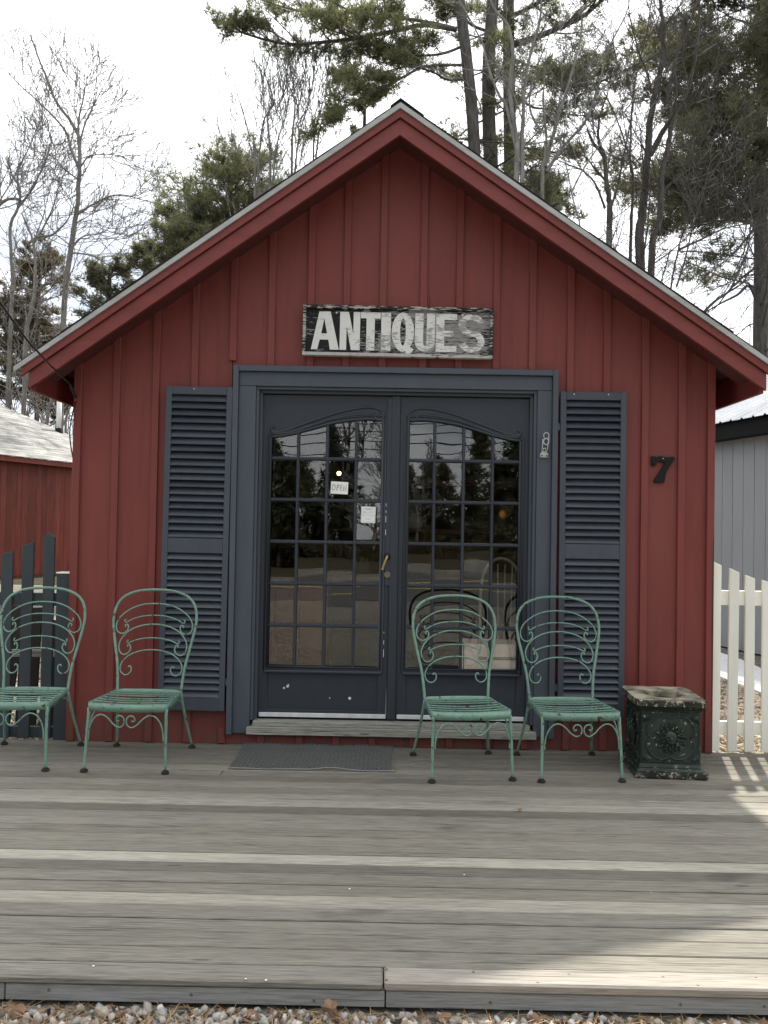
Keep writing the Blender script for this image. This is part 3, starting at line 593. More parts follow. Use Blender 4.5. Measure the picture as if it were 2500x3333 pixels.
b = B(); b.tube(catmull([(-.006, .040, 1.185), (-.006, .012, 1.185), (-.010, .000, 1.176), (-.020, -.004, 1.150), (-.031, -.004, 1.118), (-.034, -.003, 1.108)], 4), [.006]*8+[.0075]*4+[.009]*6+[.0065]*3, 10) if False else b.tube(catmull([(-.006, .040, 1.185), (-.006, .008, 1.186), (-.013, -.002, 1.168), (-.022, -.003, 1.142), (-.033, -.003, 1.110)], 4), .0082, 10)
b.disc((-.0345, -.003, 1.105), .0105, .010, 'Z', 12); b.build('handle', 'brass', dl, True)
b = B(); b.disc((-.004, .040, 1.070), .020, .014, 'Y', 20); b.disc((-.004, .0325, 1.070), .0165, .004, 'Y', 20); b.build('lock_cylinder', 'brass_dull', dl)
b = B(); b.disc((-.004, .0298, 1.074), .003, .003, 'Y', 8); b.build('keyhole', 'ink', dl)
# bare putty and pale strips along the jamb and stile
b = B()
for z0, z1 in ((.55, .60), (.63, .655), (.70, .71), (1.32, 1.355), (1.40, 1.44), (1.46, 1.475), (1.50, 1.52)): b.box(-.0205, -.0175, .0385, .0402, z0, z1)
b.build('paint_loss', 'paper', dl)
b = B(); b.prism([(-.0035, .168), (.0045, .168), (.004, .30), (.0012, .37)], .049, .0515); b.build('bare_wood_strip', 'pale_wood', dl)
b = B(); b.box(-.8268, -.8245, .040, .0415, .20, 2.17); b.build('weatherstrip', 'pale_ink', dl)
b = B(); b.box(.896, .8985, .040, .0415, .20, 2.17); b.build('weatherstrip', 'pale_ink', dr)
b = B()
for x, z, r in ((-.622, .352, .009), (-.645, .341, .007), (-.618, .360, .006), (-.228, .283, .010), (-.355, .283, .004)): b.disc((x, .0615, z), r, .0015, 'Y', 7)
b.build('paint_chip', 'aluminium', dl)

# louvred shutters
def shutter(x0, x1, z0, z1, lab, tilt, round_corner=0):
    s = empty('shutter', label=lab); s.parent = shop; s.location = (x0, -.056, z0); s.rotation_euler = (0, tilt, 0)
    w = x1-x0; h = z1-z0; st = .036; y0, y1 = 0, .030; mid = .93*1.0
    u1, u0 = h-.050, h-.050-.895; l1, l0 = u0-.093, .082
    for a, c in ((0, st), (w-st, w)): 
        b = B(); b.box(a, c, y0, y1, 0, h, .002); b.build('stile', 'shutter_paint', s)
    for a, c in ((u1, h), (l1, u0), (0, l0)):
        b = B(); b.box(st+.0005, w-st-.0005, y0+.001, y1-.001, a, c-.001, .0015); b.build('rail', 'shutter_paint', s)
    b = B(); n = Matrix.Rotation(R(42), 4, 'X'); b.box(st-.003, w-st+.003, -.0032, .0032, -.0265, .0265); bmesh.ops.bevel(b.b, geom=list(b.b.edges), offset=.0012, segments=1, affect='EDGES'); b.b.transform(Matrix.Rotation(R(-40), 4, 'X'))
    bmesh.ops.recalc_face_normals(b.b, faces=b.b.faces); me = bpy.data.meshes.new('slat'); b.b.to_mesh(me); b.b.free()
    for a, c, n in ((u0, u1, 20), (l0, l1, 21)):
        for i in range(n):
            o = link('slat', me, 'shutter_paint', s); o.location = (0, y1-.013, a+(i+.5)*(c-a)/n); o.rotation_euler.x = random.gauss(0, .05); o.rotation_euler.y = random.gauss(0, .002)
    b = B(); b.disc((w*.2 if round_corner else w*.42, y0-.0005, h-.016), .004, .002, 'Y', 8)
    if round_corner: b.disc((w*.72, y0-.0005, h-.016), .004, .002, 'Y', 8)
    b.build('screw', 'aluminium', s)
    xh = w+.002 if not round_corner else -.022
    for z in (h-.24, .16):
        b = B(); b.box(xh, xh+.02, .004, .012, z, z+.04, .001); b.disc((xh+.01, .002, z+.02), .005, .045, 'Z', 8); b.build('hinge', 'blue_grey_paint', s)
    b = B(); b.box(st, w-st, y1+.001, y1+.004, .02, h-.02); b.build('shutter_back', 'black_trim', s)
    return s
shutter(-1.414, -1.000, .215, 2.228, 'left louvred shutter hanging slightly out of plumb', R(0.35))
shutter(1.062, 1.472, .215, 2.232, 'right louvred shutter with a rounded upper corner', R(-0.15), 1)

# wall hook on the right casing
hk = empty('wall_hook', label='small metal lever bracket screwed on the right door casing'); hk.parent = shop
b = B(); b.box(.935, .985, -.048, -.031, 1.818, 1.850, .004); b.prism([(.943, 1.85), (.977, 1.85), (.970, 1.880), (.952, 1.880)], -.046, -.031); b.build('bracket_plate', 'galvanised', hk)
b = B()
for r_, z in ((.0165, 1.955), (.0165, 1.918)):
    b.tube([(.970+.0165*math.cos(a*PI/8), -.052, z+(.019 if z > 1.93 else .019)*math.sin(a*PI/8)) for a in range(17)], .0035, 6, False)
b.tube([(.950, -.052, 1.935), (.945, -.050, 1.862)], .0035, 6); b.tube([(.987, -.052, 1.94), (.976, -.050, 1.862)], .0035, 6); b.build('lever_loop', 'galvanised', hk, True)
b = B(); b.disc((.960, -.052, 1.866), .006, .006, 'Y', 10); b.disc((.945, -.049, 1.830), .005, .004, 'Y', 10); b.disc((.975, -.049, 1.830), .005, .004, 'Y', 10); b.build('rivet', 'black_iron', hk)

# ------------------------------------------------------------------ ANTIQUES sign
sg = empty('shop_sign', (.036, -.05, 2.588), label='weathered black and white wooden board reading ANTIQUES above the doors', cat='sign')
sg.rotation_euler = (0, R(0.3), 0)
SW, SH = .592, .157
b = B(); b.box(-SW+.015, SW-.015, 0, .03, -SH+.015, SH-.015, 0); b.build('sign_board', 'sign_black', sg)
for a in ((-SW, SW, SH-.019, SH), (-SW, SW, -SH, -SH+.019)):
    b = B(); b.prism([(a[0], a[2]), (a[1], a[2]), (a[1], a[3]), (a[0], a[3])], -.018, .031)
    b.build('frame_rail', 'sign_frame' if a[3] > 0 else 'sign_ledge', sg)
for x0, x1 in ((-SW, -SW+.018), (SW-.018, SW)):
    b = B(); b.box(x0, x1, -.0175, .0305, -SH+.0195, SH-.0195, .001); b.build('frame_stile', 'sign_frame', sg)
for x in (-.385, .402):
    b = B(); b.disc((x, -.002, .113), .006, .004, 'Y', 12); b.build('screw', 'aluminium', sg)
def arc(cx, cz, rx, rz, a0, a1, n=12): return [(cx+rx*math.cos(R(a0+(a1-a0)*i/n)), cz+rz*math.sin(R(a0+(a1-a0)*i/n))) for i in range(n+1)]
def letter(ch, x0, x1, z0=-.119, z1=.120):
    w, h = x1-x0, z1-z0; t = .052
    if ch == 'A':
        o = [(0, 0), (w*.23, 0), (w*.31, h*.26), (w*.62, h*.26), (w*.68, 0), (w, 0), (w*.68, h), (w*.28, h)]; i = [(w*.36, h*.42), (w*.57, h*.42), (w*.46, h*.82)]; L_ = [o, i]
    elif ch == 'N': L_ = [[(0, 0), (t*.8, 0), (t*.8, h*.62), (w-t*1.05, 0), (w, 0), (w, h), (w-t*.8, h), (w-t*.8, h*.42), (t*1.05, h), (0, h)]]
    elif ch == 'T': L_ = [[(w*.5-t*.5, 0), (w*.5+t*.5, 0), (w*.5+t*.5, h-.038), (w, h-.038), (w, h), (0, h), (0, h-.038), (w*.5-t*.5, h-.038)]]
    elif ch == 'I': L_ = [[(0, 0), (w, 0), (w, h), (0, h)]]
    elif ch == 'Q':
        o = arc(w/2, h/2, w/2, h/2+.004, -50, 285, 28)+[(w*.62, -.012), (w*.80, -.022), (w*1.0, .012)]; L_ = [o, arc(w/2, h/2, w/2-t, h/2-.034, 0, 345, 22)]
    elif ch == 'U': L_ = [[(0, h)]+arc(w/2, w*.5, w/2, w*.5, 180, 360, 16)+[(w, h), (w-t, h)]+arc(w/2, w*.5, w/2-t, w*.5-.034, 360, 180, 12)+[(t, h)]]
    elif ch == 'E': L_ = [[(0, 0), (w, 0), (w, .038), (t, .038), (t, h*.41), (w*.85, h*.41), (w*.85, h*.56), (t, h*.56), (t, h-.038), (w, h-.038), (w, h), (0, h)]]
    elif ch == 'S':
        rz = (h-.036)/4; rx = w/2-.021; cl = [(w/2+rx*math.cos(R(a)), .018+3*rz+rz*math.sin(R(a))) for a in range(15, 271, 15)]+[(w/2+rx*math.cos(R(a)), .018+rz+rz*math.sin(R(a))) for a in range(75, -171, -15)]
        Lf, Rt = [], []
        for i in range(len(cl)):
            a, c = cl[max(0, i-1)], cl[min(len(cl)-1, i+1)]; dx, dz = c[0]-a[0], c[1]-a[1]; l_ = math.hypot(dx, dz); nx, nz_ = -dz/l_, dx/l_
            Lf.append((cl[i][0]+nx*.0215, cl[i][1]+nz_*.018)); Rt.append((cl[i][0]-nx*.0215, cl[i][1]-nz_*.018))
        L_ = [Lf+Rt[::-1]]
    return [[(x0+p[0], z0+p[1]) for p in l] for l in L_]
spans = [('A', -.541, -.366), ('N', -.362, -.236), ('T', -.233, -.108), ('I', -.104, -.044), ('Q', -.038, .102), ('U', .107, .232), ('E', .238, .368), ('S', .378, .542)]
for ch, a, c in spans: plate('letter', letter(ch, a, c), .0016, 'sign_white', sg, -.0016)

# house number seven
N7 = [(0, 1), (.02, .66), (.14, .66), (.17, .80), (.30, .86), (.50, .80), (.66, .82), (.44, .52), (.26, .26), (.12, .06), (.14, 0), (.52, 0), (.56, .10), (.58, .30), (.72, .58), (.96, .90), (1, .97), (.90, 1.0), (.70, .965), (.52, .985), (.36, 1.02), (.22, .985), (.14, .955), (.12, 1)]
hn = plate('house_number', [[(p[0]*.140, p[1]*.158) for p in N7]], .014, 'black_iron', None, 0, 0.003)
hn.location = (1.640, -.017, 1.680); tag(hn, 'black cast numeral 7 fixed on the red boards right of the shutter', 'house number')
hn2 = B(); hn2.disc((.068, -.0035, .148), .004, .002, 'Y', 8); hn2.build('screw', 'galvanised', hn)

# ------------------------------------------------------------------ papers in the door
p0 = empty('open_sign', (-.3175, .0645, 1.614), label='white paper card handwritten OPEN taped inside the left door pane', cat='sign'); p0.rotation_euler = (0, R(2.2), 0)
b = B(); b.box(-.055, .055, 0, .0008, -.039, .039); b.build('card', 'paper', p0)
def strokes(ps, r=.0023):
    b = B()
    for q in ps: b.tube([(x, -.0006, z) for x, z in q], r, 5, True, 0.3)
    return b
O = [(-.037+.010*math.cos(a*PI/8), .002+.017*math.sin(a*PI/8)) for a in range(17)]
Pp = [(-.016, -.019), (-.014, .019)]; Pq = [(-.016, .017), (-.006, .020), (-.001, .012), (-.006, .003), (-.014, .001)]
Ee = [(.017, .019), (.008, .018), (.005, .011), (.013, .003)]; Ef = [(.013, .003), (.004, -.003), (.004, -.013), (.012, -.018), (.019, -.014)]
Nn = [(.026, -.018), (.027, .014), (.040, -.016), (.044, .020)]
for q, nm in (((O,), 0), ((Pp, Pq), 0), ((Ee, Ef), 0), ((Nn,), 0)): strokes(q).build('letter', 'ink', p0)
p1 = empty('shop_notice', (-.131, .0645, 1.446), label='small printed white notice with a ruled lower box inside the left door', cat='notice'); p1.rotation_euler = (0, R(1.2), 0)
b = B(); b.box(-.0455, .0455, 0, .0008, -.052, .052); b.build('sheet', 'paper', p1)
b = B()
for z, w_ in ((.040, .026), (.034, .018), (.030, .014)): b.box(-w_, w_, -.0004, 0, z-.0008, z+.0010)
for z, a, c in ((.020, -.038, -.012), (.020, .014, .038), (.015, -.038, .030), (.010, -.038, -.008), (-.008, -.036, .036), (-.022, -.014, .014), (-.030, -.018, .020), (-.043, -.036, -.016), (-.043, -.006, .034)): b.box(a, c, -.0004, 0, z-.0007, z+.0007)
for a in ((-.041, .041, .0006, .0018), (-.041, .041, -.0485, -.0475), (-.041, -.0402, -.047, 0), (.0402, .041, -.047, 0)): b.box(a[0], a[1], -.0003, 0, a[2], a[3])
b.build('print', 'pale_ink', p1)

# ------------------------------------------------------------------ things inside the shop
lamp = empty('ceiling_bulb', (-.41, 1.5, 1.80), label='lit warm bulb hanging inside behind the left door', cat='lamp')
b = B(); b.ball((0, 0, 0), .016, 3); b.build('bulb', 'bulb_glow', lamp, True)
b = B(); b.tube([(0, 0, .016), (0, 0, .62)], .004, 6); b.build('cord', 'black_iron', lamp)
cb = empty('cabinet', (-.69, .55, .13), label='reddish brown wooden cabinet standing inside behind the left door', cat='cabinet')
for i in range(3): bx('front_board', 'cabinet_wood', cb, -.26+i*.175, -.09+i*.175, -.02, .0, .02, .80)
b = B(); b.box(-.28, .28, .001, .35, 0, .83, .004); b.build('carcass', 'cabinet_wood', cb); b = B(); b.disc((.08, -.03, .45), .012, .02, 'Y', 12); b.build('knob', 'brass_dull', cb)
wb = empty('pale_box', (.660, .105, .13), label='pale pinkish box standing inside behind the lower right panes', cat='box')
bx('side', 'pink_board', wb, -.165, .185, 0, .01, 0, .505); bx('lid', 'pink_board', wb, -.165, .185, .011, .25, .49, .505); bx('edge_strip', 'paper', wb, -.200, -.172, -.004, .006, 0, .50)
ic = empty('hoop_back_chair', (.775, .44, .13), label='pale wooden hoop back chair inside behind the right door', cat='chair')
b = B(); b.tube(catmull([(-.14, 0, .42), (-.14, .02, .8), (-.10, .03, .98), (0, .035, 1.04), (.10, .03, .98), (.14, .02, .8), (.14, 0, .42)], 5), .011, 8); b.build('back_hoop', 'pale_wood', ic, True)
for x in (-.075, -.025, .025, .075):
    b = B(); b.tube([(x*.8, 0, .42), (x, .03, 1.0)], .006, 6); b.build('spindle', 'pale_wood', ic)
b = B(); b.box(-.19, .19, -.34, .03, .40, .43, .01); b.build('seat', 'pale_wood', ic)
for x in (-.15, .15):
    for y in (-.29, -.02): b = B(); b.tube([(x, y, .41), (x*1.15, y*1.1, 0)], .013, 8); b.build('leg', 'pale_wood', ic)
sf = empty('shelf_unit', (.35, 2.6, .13), label='dark shelf unit standing deep inside the shop', cat='shelf')
for x in (-.9, .9): bx('side_panel', 'dark_interior', sf, x-.02, x+.02, -.15, .2, 0, 1.9)
for z in (.3, .75, 1.2, 1.65): bx('shelf', 'cabinet_wood', sf, -.88, .88, -.15, .2, z, z+.03)
for k, (x, z, r_, m_, lab) in enumerate(((-.6, .78, .09, 'pale_wood', 'pale round jar on the second shelf inside the shop'), (-.1, 1.23, .08, 'aluminium', 'silvery jar on the upper shelf inside the shop'), (.45, .78, .10, 'galvanised', 'grey crock on the second shelf inside the shop'), (.3, 1.68, .07, 'pale_wood', 'tan crock on the top shelf inside the shop'))):
    b = B(); b.tube([(0, 0, 0), (0, 0, r_*.3), (0, 0, r_), (0, 0, r_*1.6), (0, 0, r_*1.9)], [r_*.6, r_*.95, r_, r_*.6, r_*.7], 16); o = b.build('jar', m_, None, True); o.location = (.35+x, 2.6, .13+z+.001); tag(o, lab, 'jar', 'jars on the inner shelves')
og = B(); og.tube([(0, 0, 0), (0, 0, .015), (0, 0, .04), (0, 0, .058), (0, 0, .062)], [.008, .022, .026, .014, .004], 14); o = og.build('glass_ornament', 'orange_glaze', None, True); o.location = (.755, .30, 1.435); tag(o, 'small orange ornament hanging inside the right door', 'ornament')
b = B(); b.tube([(0, 0, .062), (0, 0, .95)], .0008, 4); b.build('thread', 'ink', o)

# ------------------------------------------------------------------ doormat
mt = empty('doormat', (-.41, -.275, 0.002), label='grey woven link doormat with a turned up front edge before the doors', cat='doormat')
NR, NCc = 26, 36; b = bmesh.new()
def mz(x, y):    # height of the crumpled mat
    z = 0.004+0.014*math.exp(-((x-.10)/.09)**2)*max(0, min(1, (.05-y)/.3))+0.010*math.exp(-((x-.42)/.05)**2)*(.5+.5*math.cos(y*14))+0.002*math.sin(x*21+y*9)
    return z
for i in range(NR):
    y = -.265+.53*i/(NR-1); off = (i % 2)*.5
    for j in range(NCc):
        x = -.455+(j+off)*.91/NCc; L2 = .0098; wd = .0058
        vs = []
        for (dx, dy, dz) in ((-L2, -wd, 0), (L2, -wd, 0), (L2, wd, 0), (-L2, wd, 0), (-L2*.8, -wd*.6, .0055), (L2*.8, -wd*.6, .0055), (L2*.8, wd*.6, .0055), (-L2*.8, wd*.6, .0055)):
            X = x+dx; Yv = y+dy; vs.append(b.verts.new((X+(.02 if Yv > 0 else 0)*Yv*2*np.sign(X), Yv, mz(X, Yv)+dz)))
        for f in ((4, 5, 6, 7), (0, 1, 5, 4), (1, 2, 6, 5), (2, 3, 7, 6), (3, 0, 4, 7)): b.faces.new([vs[q] for q in f])
me = bpy.data.meshes.new('mat_links'); b.to_mesh(me); b.free(); o = link('mat_links', me, 'rubber_mat', mt); o['kind'] = 'stuff'
b = B()
for j in range(0, NCc+1):
    x = -.455+j*.91/NCc; b.tube([(x, -.268+.536*k/8, mz(x, -.268+.536*k/8)+.0015) for k in range(9)], .0014, 4)
o = b.build('mat_wires', 'mat_wire', mt); o['kind'] = 'stuff'
b = B(); b.tube([(x, -.272, mz(x, -.272)+.002) for x in np.linspace(-.46, .47, 40)], .0032, 5); b.tube([(.47, y, mz(.47, y)+.003) for y in np.linspace(-.272, -.2, 6)], .0032, 5); b.build('edge_wire', 'mat_wire', mt)

# ------------------------------------------------------------------ wrought iron chairs
def make_chair():
    c = empty('garden_chair', cat='chair'); g = 'chair_green'
    sy0, sy1 = -.265, .135; HS = .372
    yb = lambda z: sy1+(z-.37)*.21
    hoop = [(-.190, .335), (-.191, .37), (-.203, .50), (-.227, .62), (-.247, .72), (-.253, .79), (-.240, .86), (-.20, .913), (-.13, .945), (-.05, .957), (.05, .957), (.13, .945), (.20, .913), (.240, .86), (.253, .79), (.247, .72), (.227, .62), (.203, .50), (.191, .37), (.190, .335)]
    b = B(); b.tube([(p.x, yb(p.z), p.z) for p in catmull([(x, 0, z) for x, z in hoop], 4)], .0085, 8); b.build('back_frame', g, c, True)
    def rod(half, r=.0045, name='back_rod'):
        pts = [(-x, z) for x, z in half[::-1]]+[(x, z) for x, z in half[(1 if half[0][0] == 0 else 0):]]
        b = B(); b.tube([(p.x, yb(p.z)-.002, p.z) for p in catmull([(x, 0, z) for x, z in pts], 4)], r, 6); b.build(name, g, c, True)
    rod([(0, .875), (.08, .868), (.15, .842), (.208, .798), (.232, .752), (.226, .712), (.198, .694), (.168, .706), (.158, .730), (.166, .748), (.178, .743), (.175, .733)])
    rod([(0, .805), (.07, .800), (.13, .783), (.172, .762), (.182, .764), (.184, .774), (.176, .779)], .0040)
    rod([(0, .752), (.07, .745), (.14, .718), (.187, .675), (.206, .630), (.199, .590), (.176, .572), (.148, .580), (.134, .606), (.142, .630), (.153, .627), (.151, .617)])
    rod([(0, .672), (.06, .668), (.11, .656), (.150, .640), (.158, .644), (.158, .653), (.151, .656)], .0040)
    rod([(0, .602), (.06, .597), (.12, .578), (.165, .545), (.186, .508), (.182, .474), (.160, .455), (.136, .458), (.120, .478), (.122, .500), (.134, .506), (.139, .497)])
    # seat rim, a flat upright band
    ring = [(-.19, sy1), (-.10, sy1+.022), (0, sy1+.028), (.10, sy1+.022), (.19, sy1), (.205, 0), (.222, -.20), (.222, -.235), (.205, -.262), (.12, -.282), (0, -.290), (-.12, -.282), (-.205, -.262), (-.222, -.235), (-.222, -.20), (-.205, 0)]
    P = catmull([(x, y, 0) for x, y in ring], 3, True); b = B(); n = len(P); rows = []
    for p in P:
        o_ = Vector((p.x, p.y+.06, 0)).normalized()*.005
        h0 = .330 if p.y < 0 else .336; rows.append([b.b.verts.new(q) for q in ((p.x, p.y, h0), (p.x, p.y, HS), (p.x-o_.x, p.y-o_.y, HS), (p.x-o_.x, p.y-o_.y, h0))])
    for i in range(n):
        a, d = rows[i], rows[(i+1) % n]
        for k in range(4): b.b.faces.new((a[k], a[(k+1) % 4], d[(k+1) % 4], d[k]))
    b.build('seat_rim', g, c, True)
    for i, y in enumerate((-.225, -.175, -.120, -.065, -.010, .045, .100)):
        hw = .218-(y+.225)*.075; sag = -.016 if i < 4 else .010
        pts = [(hw*u, y+sag*(1-u*u), HS-.003-.006*(1-u*u)) for u in np.linspace(-1, 1, 9)]; b = B()
        A = [b.b.verts.new((p[0], p[1]+dy, p[2]+dz)) for p in pts for dy, dz in ((-.010, 0), (.010, 0), (.010, -.003), (-.010, -.003))]
        for j in range(8):
            for k in range(4): b.b.faces.new((A[j*4+k], A[j*4+(k+1) % 4], A[j*4+4+(k+1) % 4], A[j*4+4+k]))
        b.build('slat', g, c)
    for s in (-1, 1):
        for (p0, p1, p2) in (((s*.214, -.245, .345), (s*.219, -.262, .18), (s*.224, -.275, .012)), ((s*.192, sy1-.005, .350), (s*.205, .19, .20), (s*.232, .262, .012))):
            b = B(); b.tube(catmull([p0, p1, p2], 5), [.0095, .0092, .009, .009, .0088, .0086, .0084, .0082, .008, .0078, .0076], 8); l = b.build('leg', g, c, True)
            b = B(); b.disc((p2[0], p2[1], .005), .021, .010, 'Z', 14); b.disc((p2[0], p2[1], .014), .012, .009, 'Z', 10); b.build('foot', 'rust_iron', l)
        # brackets: front scroll half and side brace
        b = B(); pts = [(s*.207, -.268, .170), (s*.205, -.268, .215), (s*.192, -.270, .265), (s*.165, -.272, .302), (s*.130, -.275, .312), (s*.095, -.277, .292), (s*.066, -.279, .262), (s*.036, -.281, .246), (s*.012, -.282, .258), (s*.006, -.282, .285), (s*.018, -.282, .306), (s*.040, -.281, .308), (s*.052, -.280, .292), (s*.044, -.280, .277), (s*.034, -.280, .284)]
        b.tube(catmull(pts, 4), .0044, 6); b.build('apron_scroll', g, c, True)
        b = B(); b.tube(catmull([(s*.213, -.258, .17), (s*.208, -.235, .27), (s*.202, -.17, .325), (s*.198, -.12, .333)], 4), .0044, 6); b.build('brace', g, c, True)
        b = B(); b.tube(catmull([(s*.205, .178, .215), (s*.198, .14, .285), (s*.197, .08, .322), (s*.200, .03, .333)], 4), .0044, 6); b.build('brace', g, c, True)
    return c
ch0 = make_chair(); CG = 'green iron garden chairs on the deck'
spots = [(-2.088, -.378, 1.5, 'green scroll back iron chair in front of the dark picket fence'),
         (-1.415, -.378, -1.2, 'green scroll back iron chair in front of the left shutter'),
         (.437, -.418, 8.2, 'green scroll back iron chair in front of the right door leaf'),
         (1.052, -.388, 4.6, 'green scroll back iron chair beside the stone planter')]
for i, (x, y, a, lab) in enumerate(spots):
    o = ch0 if i == 0 else copy_tree(ch0)
    o.location = (x, y, .003); o.rotation_euler = (0, 0, R(a)); tag(o, lab, 'chair', CG)

# ------------------------------------------------------------------ stone planter
ur = empty('stone_planter', (1.604, -.360, .003), R(-3.5), label='square dark green stone planter with chipped paint and a round opening', cat='planter')
def frust(b, w0, w1, z0, z1, bev=.003):
    q = [b.b.verts.new((sx*w/2, sy*w/2*1.12, z)) for z, w in ((z0, w0), (z1, w1)) for sx, sy in ((-1, -1), (1, -1), (1, 1), (-1, 1))]
    fs = [(0, 3, 2, 1), (4, 5, 6, 7)]+[(i, (i+1) % 4, 4+(i+1) % 4, 4+i) for i in range(4)]
    F = [b.b.faces.new([q[k] for k in f]) for f in fs]
    if bev: bmesh.ops.bevel(b.b, geom=list({e for f in F for e in f.edges}), offset=bev, segments=2, affect='EDGES')
def jig(o, amt, sub=3):
    me = o.data; b = bmesh.new(); b.from_mesh(me); bmesh.ops.subdivide_edges(b, edges=b.edges[:], cuts=sub, use_grid_fill=True)
    for v in b.verts:
        p = v.co*18; v.co += Vector((math.sin(p.x*1.3+p.z*2.1)+math.sin(p.y*3.1), math.sin(p.z*2.7+p.x), math.sin(p.x*2.3+p.y*1.7)))*amt
    b.to_mesh(me); b.free()
b = B(); frust(b, .400, .398, 0, .036, .006); o = b.build('plinth', 'urn_worn', ur); jig(o, .0012)
b = B(); frust(b, .384, .345, .0362, .052); frust(b, .350, .336, .0522, .074); o = b.build('base_moulding', 'urn_stone', ur); jig(o, .0008)
b = B(); frust(b, .330, .326, .0745, .362); body = b.build('body', 'urn_stone', ur)
b = B(); frust(b, .334, .348, .3622, .376); frust(b, .350, .372, .3762, .392, .004); o = b.build('neck_moulding', 'urn_stone', ur); jig(o, .0008)
# cap with a round hole
hw, hd = .196, .218; N = 32
b = B(); ot = []; it = []
for i in range(N):
    a = 2*PI*(i+.5)/N; c_, s_ = math.cos(a), math.sin(a); k = min(hw/abs(c_) if c_ else 9, hd/abs(s_) if s_ else 9)
    ot.append((k*c_, k*s_)); it.append((.105*c_, .115*s_))
def rg(pts, z, sc=1): return [b.b.verts.new((x*sc, y*sc, z)) for x, y in pts]
r = [rg(ot, .392, .97), rg(ot, .396), rg(ot, .424), rg(ot, .430, .985), rg(it, .428, 1.06), rg(it, .420), rg(it, .24, .95)]
for q in range(6):
    for i in range(N): b.b.faces.new((r[q][i], r[q][(i+1) % N], r[q+1][(i+1) % N], r[q+1][i]))
b.b.faces.new(r[6]); o = b.build('cap', 'urn_worn', ur)
o.data.materials.append(M['urn_top'])
for f in o.data.polygons:
    if f.center.z > .4275 or (abs(f.center.x) < .115 and abs(f.center.y) < .125 and f.center.z < .43): f.material_index = 1
b = B(); b.disc((0, 0, .30), .10, .02, 'Z', 24); b.build('soil', 'dark_interior', ur)
# relief on front and side
def relief(rot, hwid):
    T = Matrix.Rotation(rot, 4, 'Z') @ Matrix.Translation((0, -hwid, .218))
    b = B(); qf = []
    for i in range(48):
        a = 2*PI*i/48; rr = .118+.020*abs(math.sin(2*a))**.6 - .012*abs(math.cos(2*a))**8; qf.append((rr*math.cos(a)*1.05, -.001, rr*math.sin(a)*.98))
    qf.append(qf[0]); b.tube(qf, .0055, 6); b.b.transform(T); b.build('relief_ring', 'urn_stone', ur, True)
    b = B(); b.ball((0, -.004, 0), .034, 3, (1, .55, 1.15)); b.ball((0, -.022, -.006), .012, 2, (1, .8, 1.4)); b.ball((-.013, -.018, .010), .008, 2); b.ball((.013, -.018, .010), .008, 2); b.ball((0, -.017, -.024), .012, 2, (1.5, .7, .6))
    random.seed(5)
    for ringr, n_, sz in ((.042, 11, .013), (.062, 14, .014), (.076, 12, .010)):
        for i in range(n_):
            a = 2*PI*(i+.3*random.random())/n_; x, z = ringr*math.cos(a), ringr*math.sin(a)
            sp = [(x+sz*(1-k/9)*math.cos(a+k*.75), -.002-.010*(1-ringr*8)*.5-.004*math.sin(k), z+sz*(1-k/9)*math.sin(a+k*.75)) for k in range(9)]
            b.tube(sp, [.0048-.0003*k for k in range(9)], 5)
    b.b.transform(T); b.build('relief_head', 'urn_stone', ur, True)
    b = B()
    for sx in (-1, 1):
        for sz in (-1, 1):
            for q in range(5):
                a = R(20+q*17); b.tube([(sx*.148, -.001, sz*.128), (sx*(.148-.022*math.cos(a)), -.006, sz*(.128-.022*math.sin(a))), (sx*(.148-.044*math.cos(a)), -.001, sz*(.128-.044*math.sin(a)))], [.003, .0055, .002], 5)
    b.b.transform(T); b.build('relief_corner', 'urn_stone', ur, True)
    b = B()
    for z in (-.134, .134): b.box(-.155, .155, -.004, .001, z-.003, z+.003)
    for x in (-.155, .155): b.box(x-.003, x+.003, -.004, .001, -.130, .130)
    b.b.transform(T); b.build('relief_border', 'urn_stone', ur)
relief(0, .184); relief(-PI/2, .1645)
random.seed(21)

# ------------------------------------------------------------------ fences
def fence(name, mat, label, picks, x0, x1, rails, wpk=.056, y=.03, style='right', gx=None):
    f = empty(name, label=label, cat='fence')
    for (x, w, zt0, zt1, pk) in picks:
        poly = [(x, .004), (x+w, .004), (x+w, zt1)]+([(x+w*.45, pk)] if pk else [])+[(x, zt0)]
        lean_ = random.gauss(0, .0035); poly = [(px_+pz_*lean_, pz_) for px_, pz_ in poly]
        b = B(); b.prism(poly, y-.010, y+.010); bmesh.ops.bevel(b.b, geom=[e for e in b.b.edges], offset=.0015, segments=1, affect='EDGES'); b.build('picket', mat, f)
    for z0, z1 in rails: bx('rail', mat, f, x0, x1, y+.0105, y+.045, z0, z1)
    return f
RFx = [(2.034, .054), (2.137, .057), (2.244, .057), (2.352, .057)]
pk = [(2.034, .058, 1.192, 1.165, None), (2.142, .060, 1.150, 1.122, None), (2.250, .058, 1.108, 1.086, None), (2.356, .058, 1.078, 1.060, None)]
x = 2.462; zt = 1.045
for i in range(9): pk.append((x, .058, zt, zt-.014, None)); x += .107; zt -= .012
fence('picket_fence', 'fence_white', 'white picket fence with stepped tops right of the shop', pk, 2.034, 3.5, ((.104, .186), (.915, 1.007)))
pk = [(-2.174, .068, 1.277, 1.270, 1.294), (-2.310, .070, 1.212, 1.238, None), (-2.437, .070, 1.155, 1.178, None), (-2.565, .070, 1.10, 1.12, None), (-2.69, .070, 1.06, 1.075, None), (-2.82, .070, 1.03, 1.04, None), (-2.95, .07, 1.0, 1.01, None)]
lf = fence('picket_fence', 'fence_dark', 'dark slate picket fence left of the shop', pk, -3.3, -2.094, ((.004, .072), (.835, .915)))
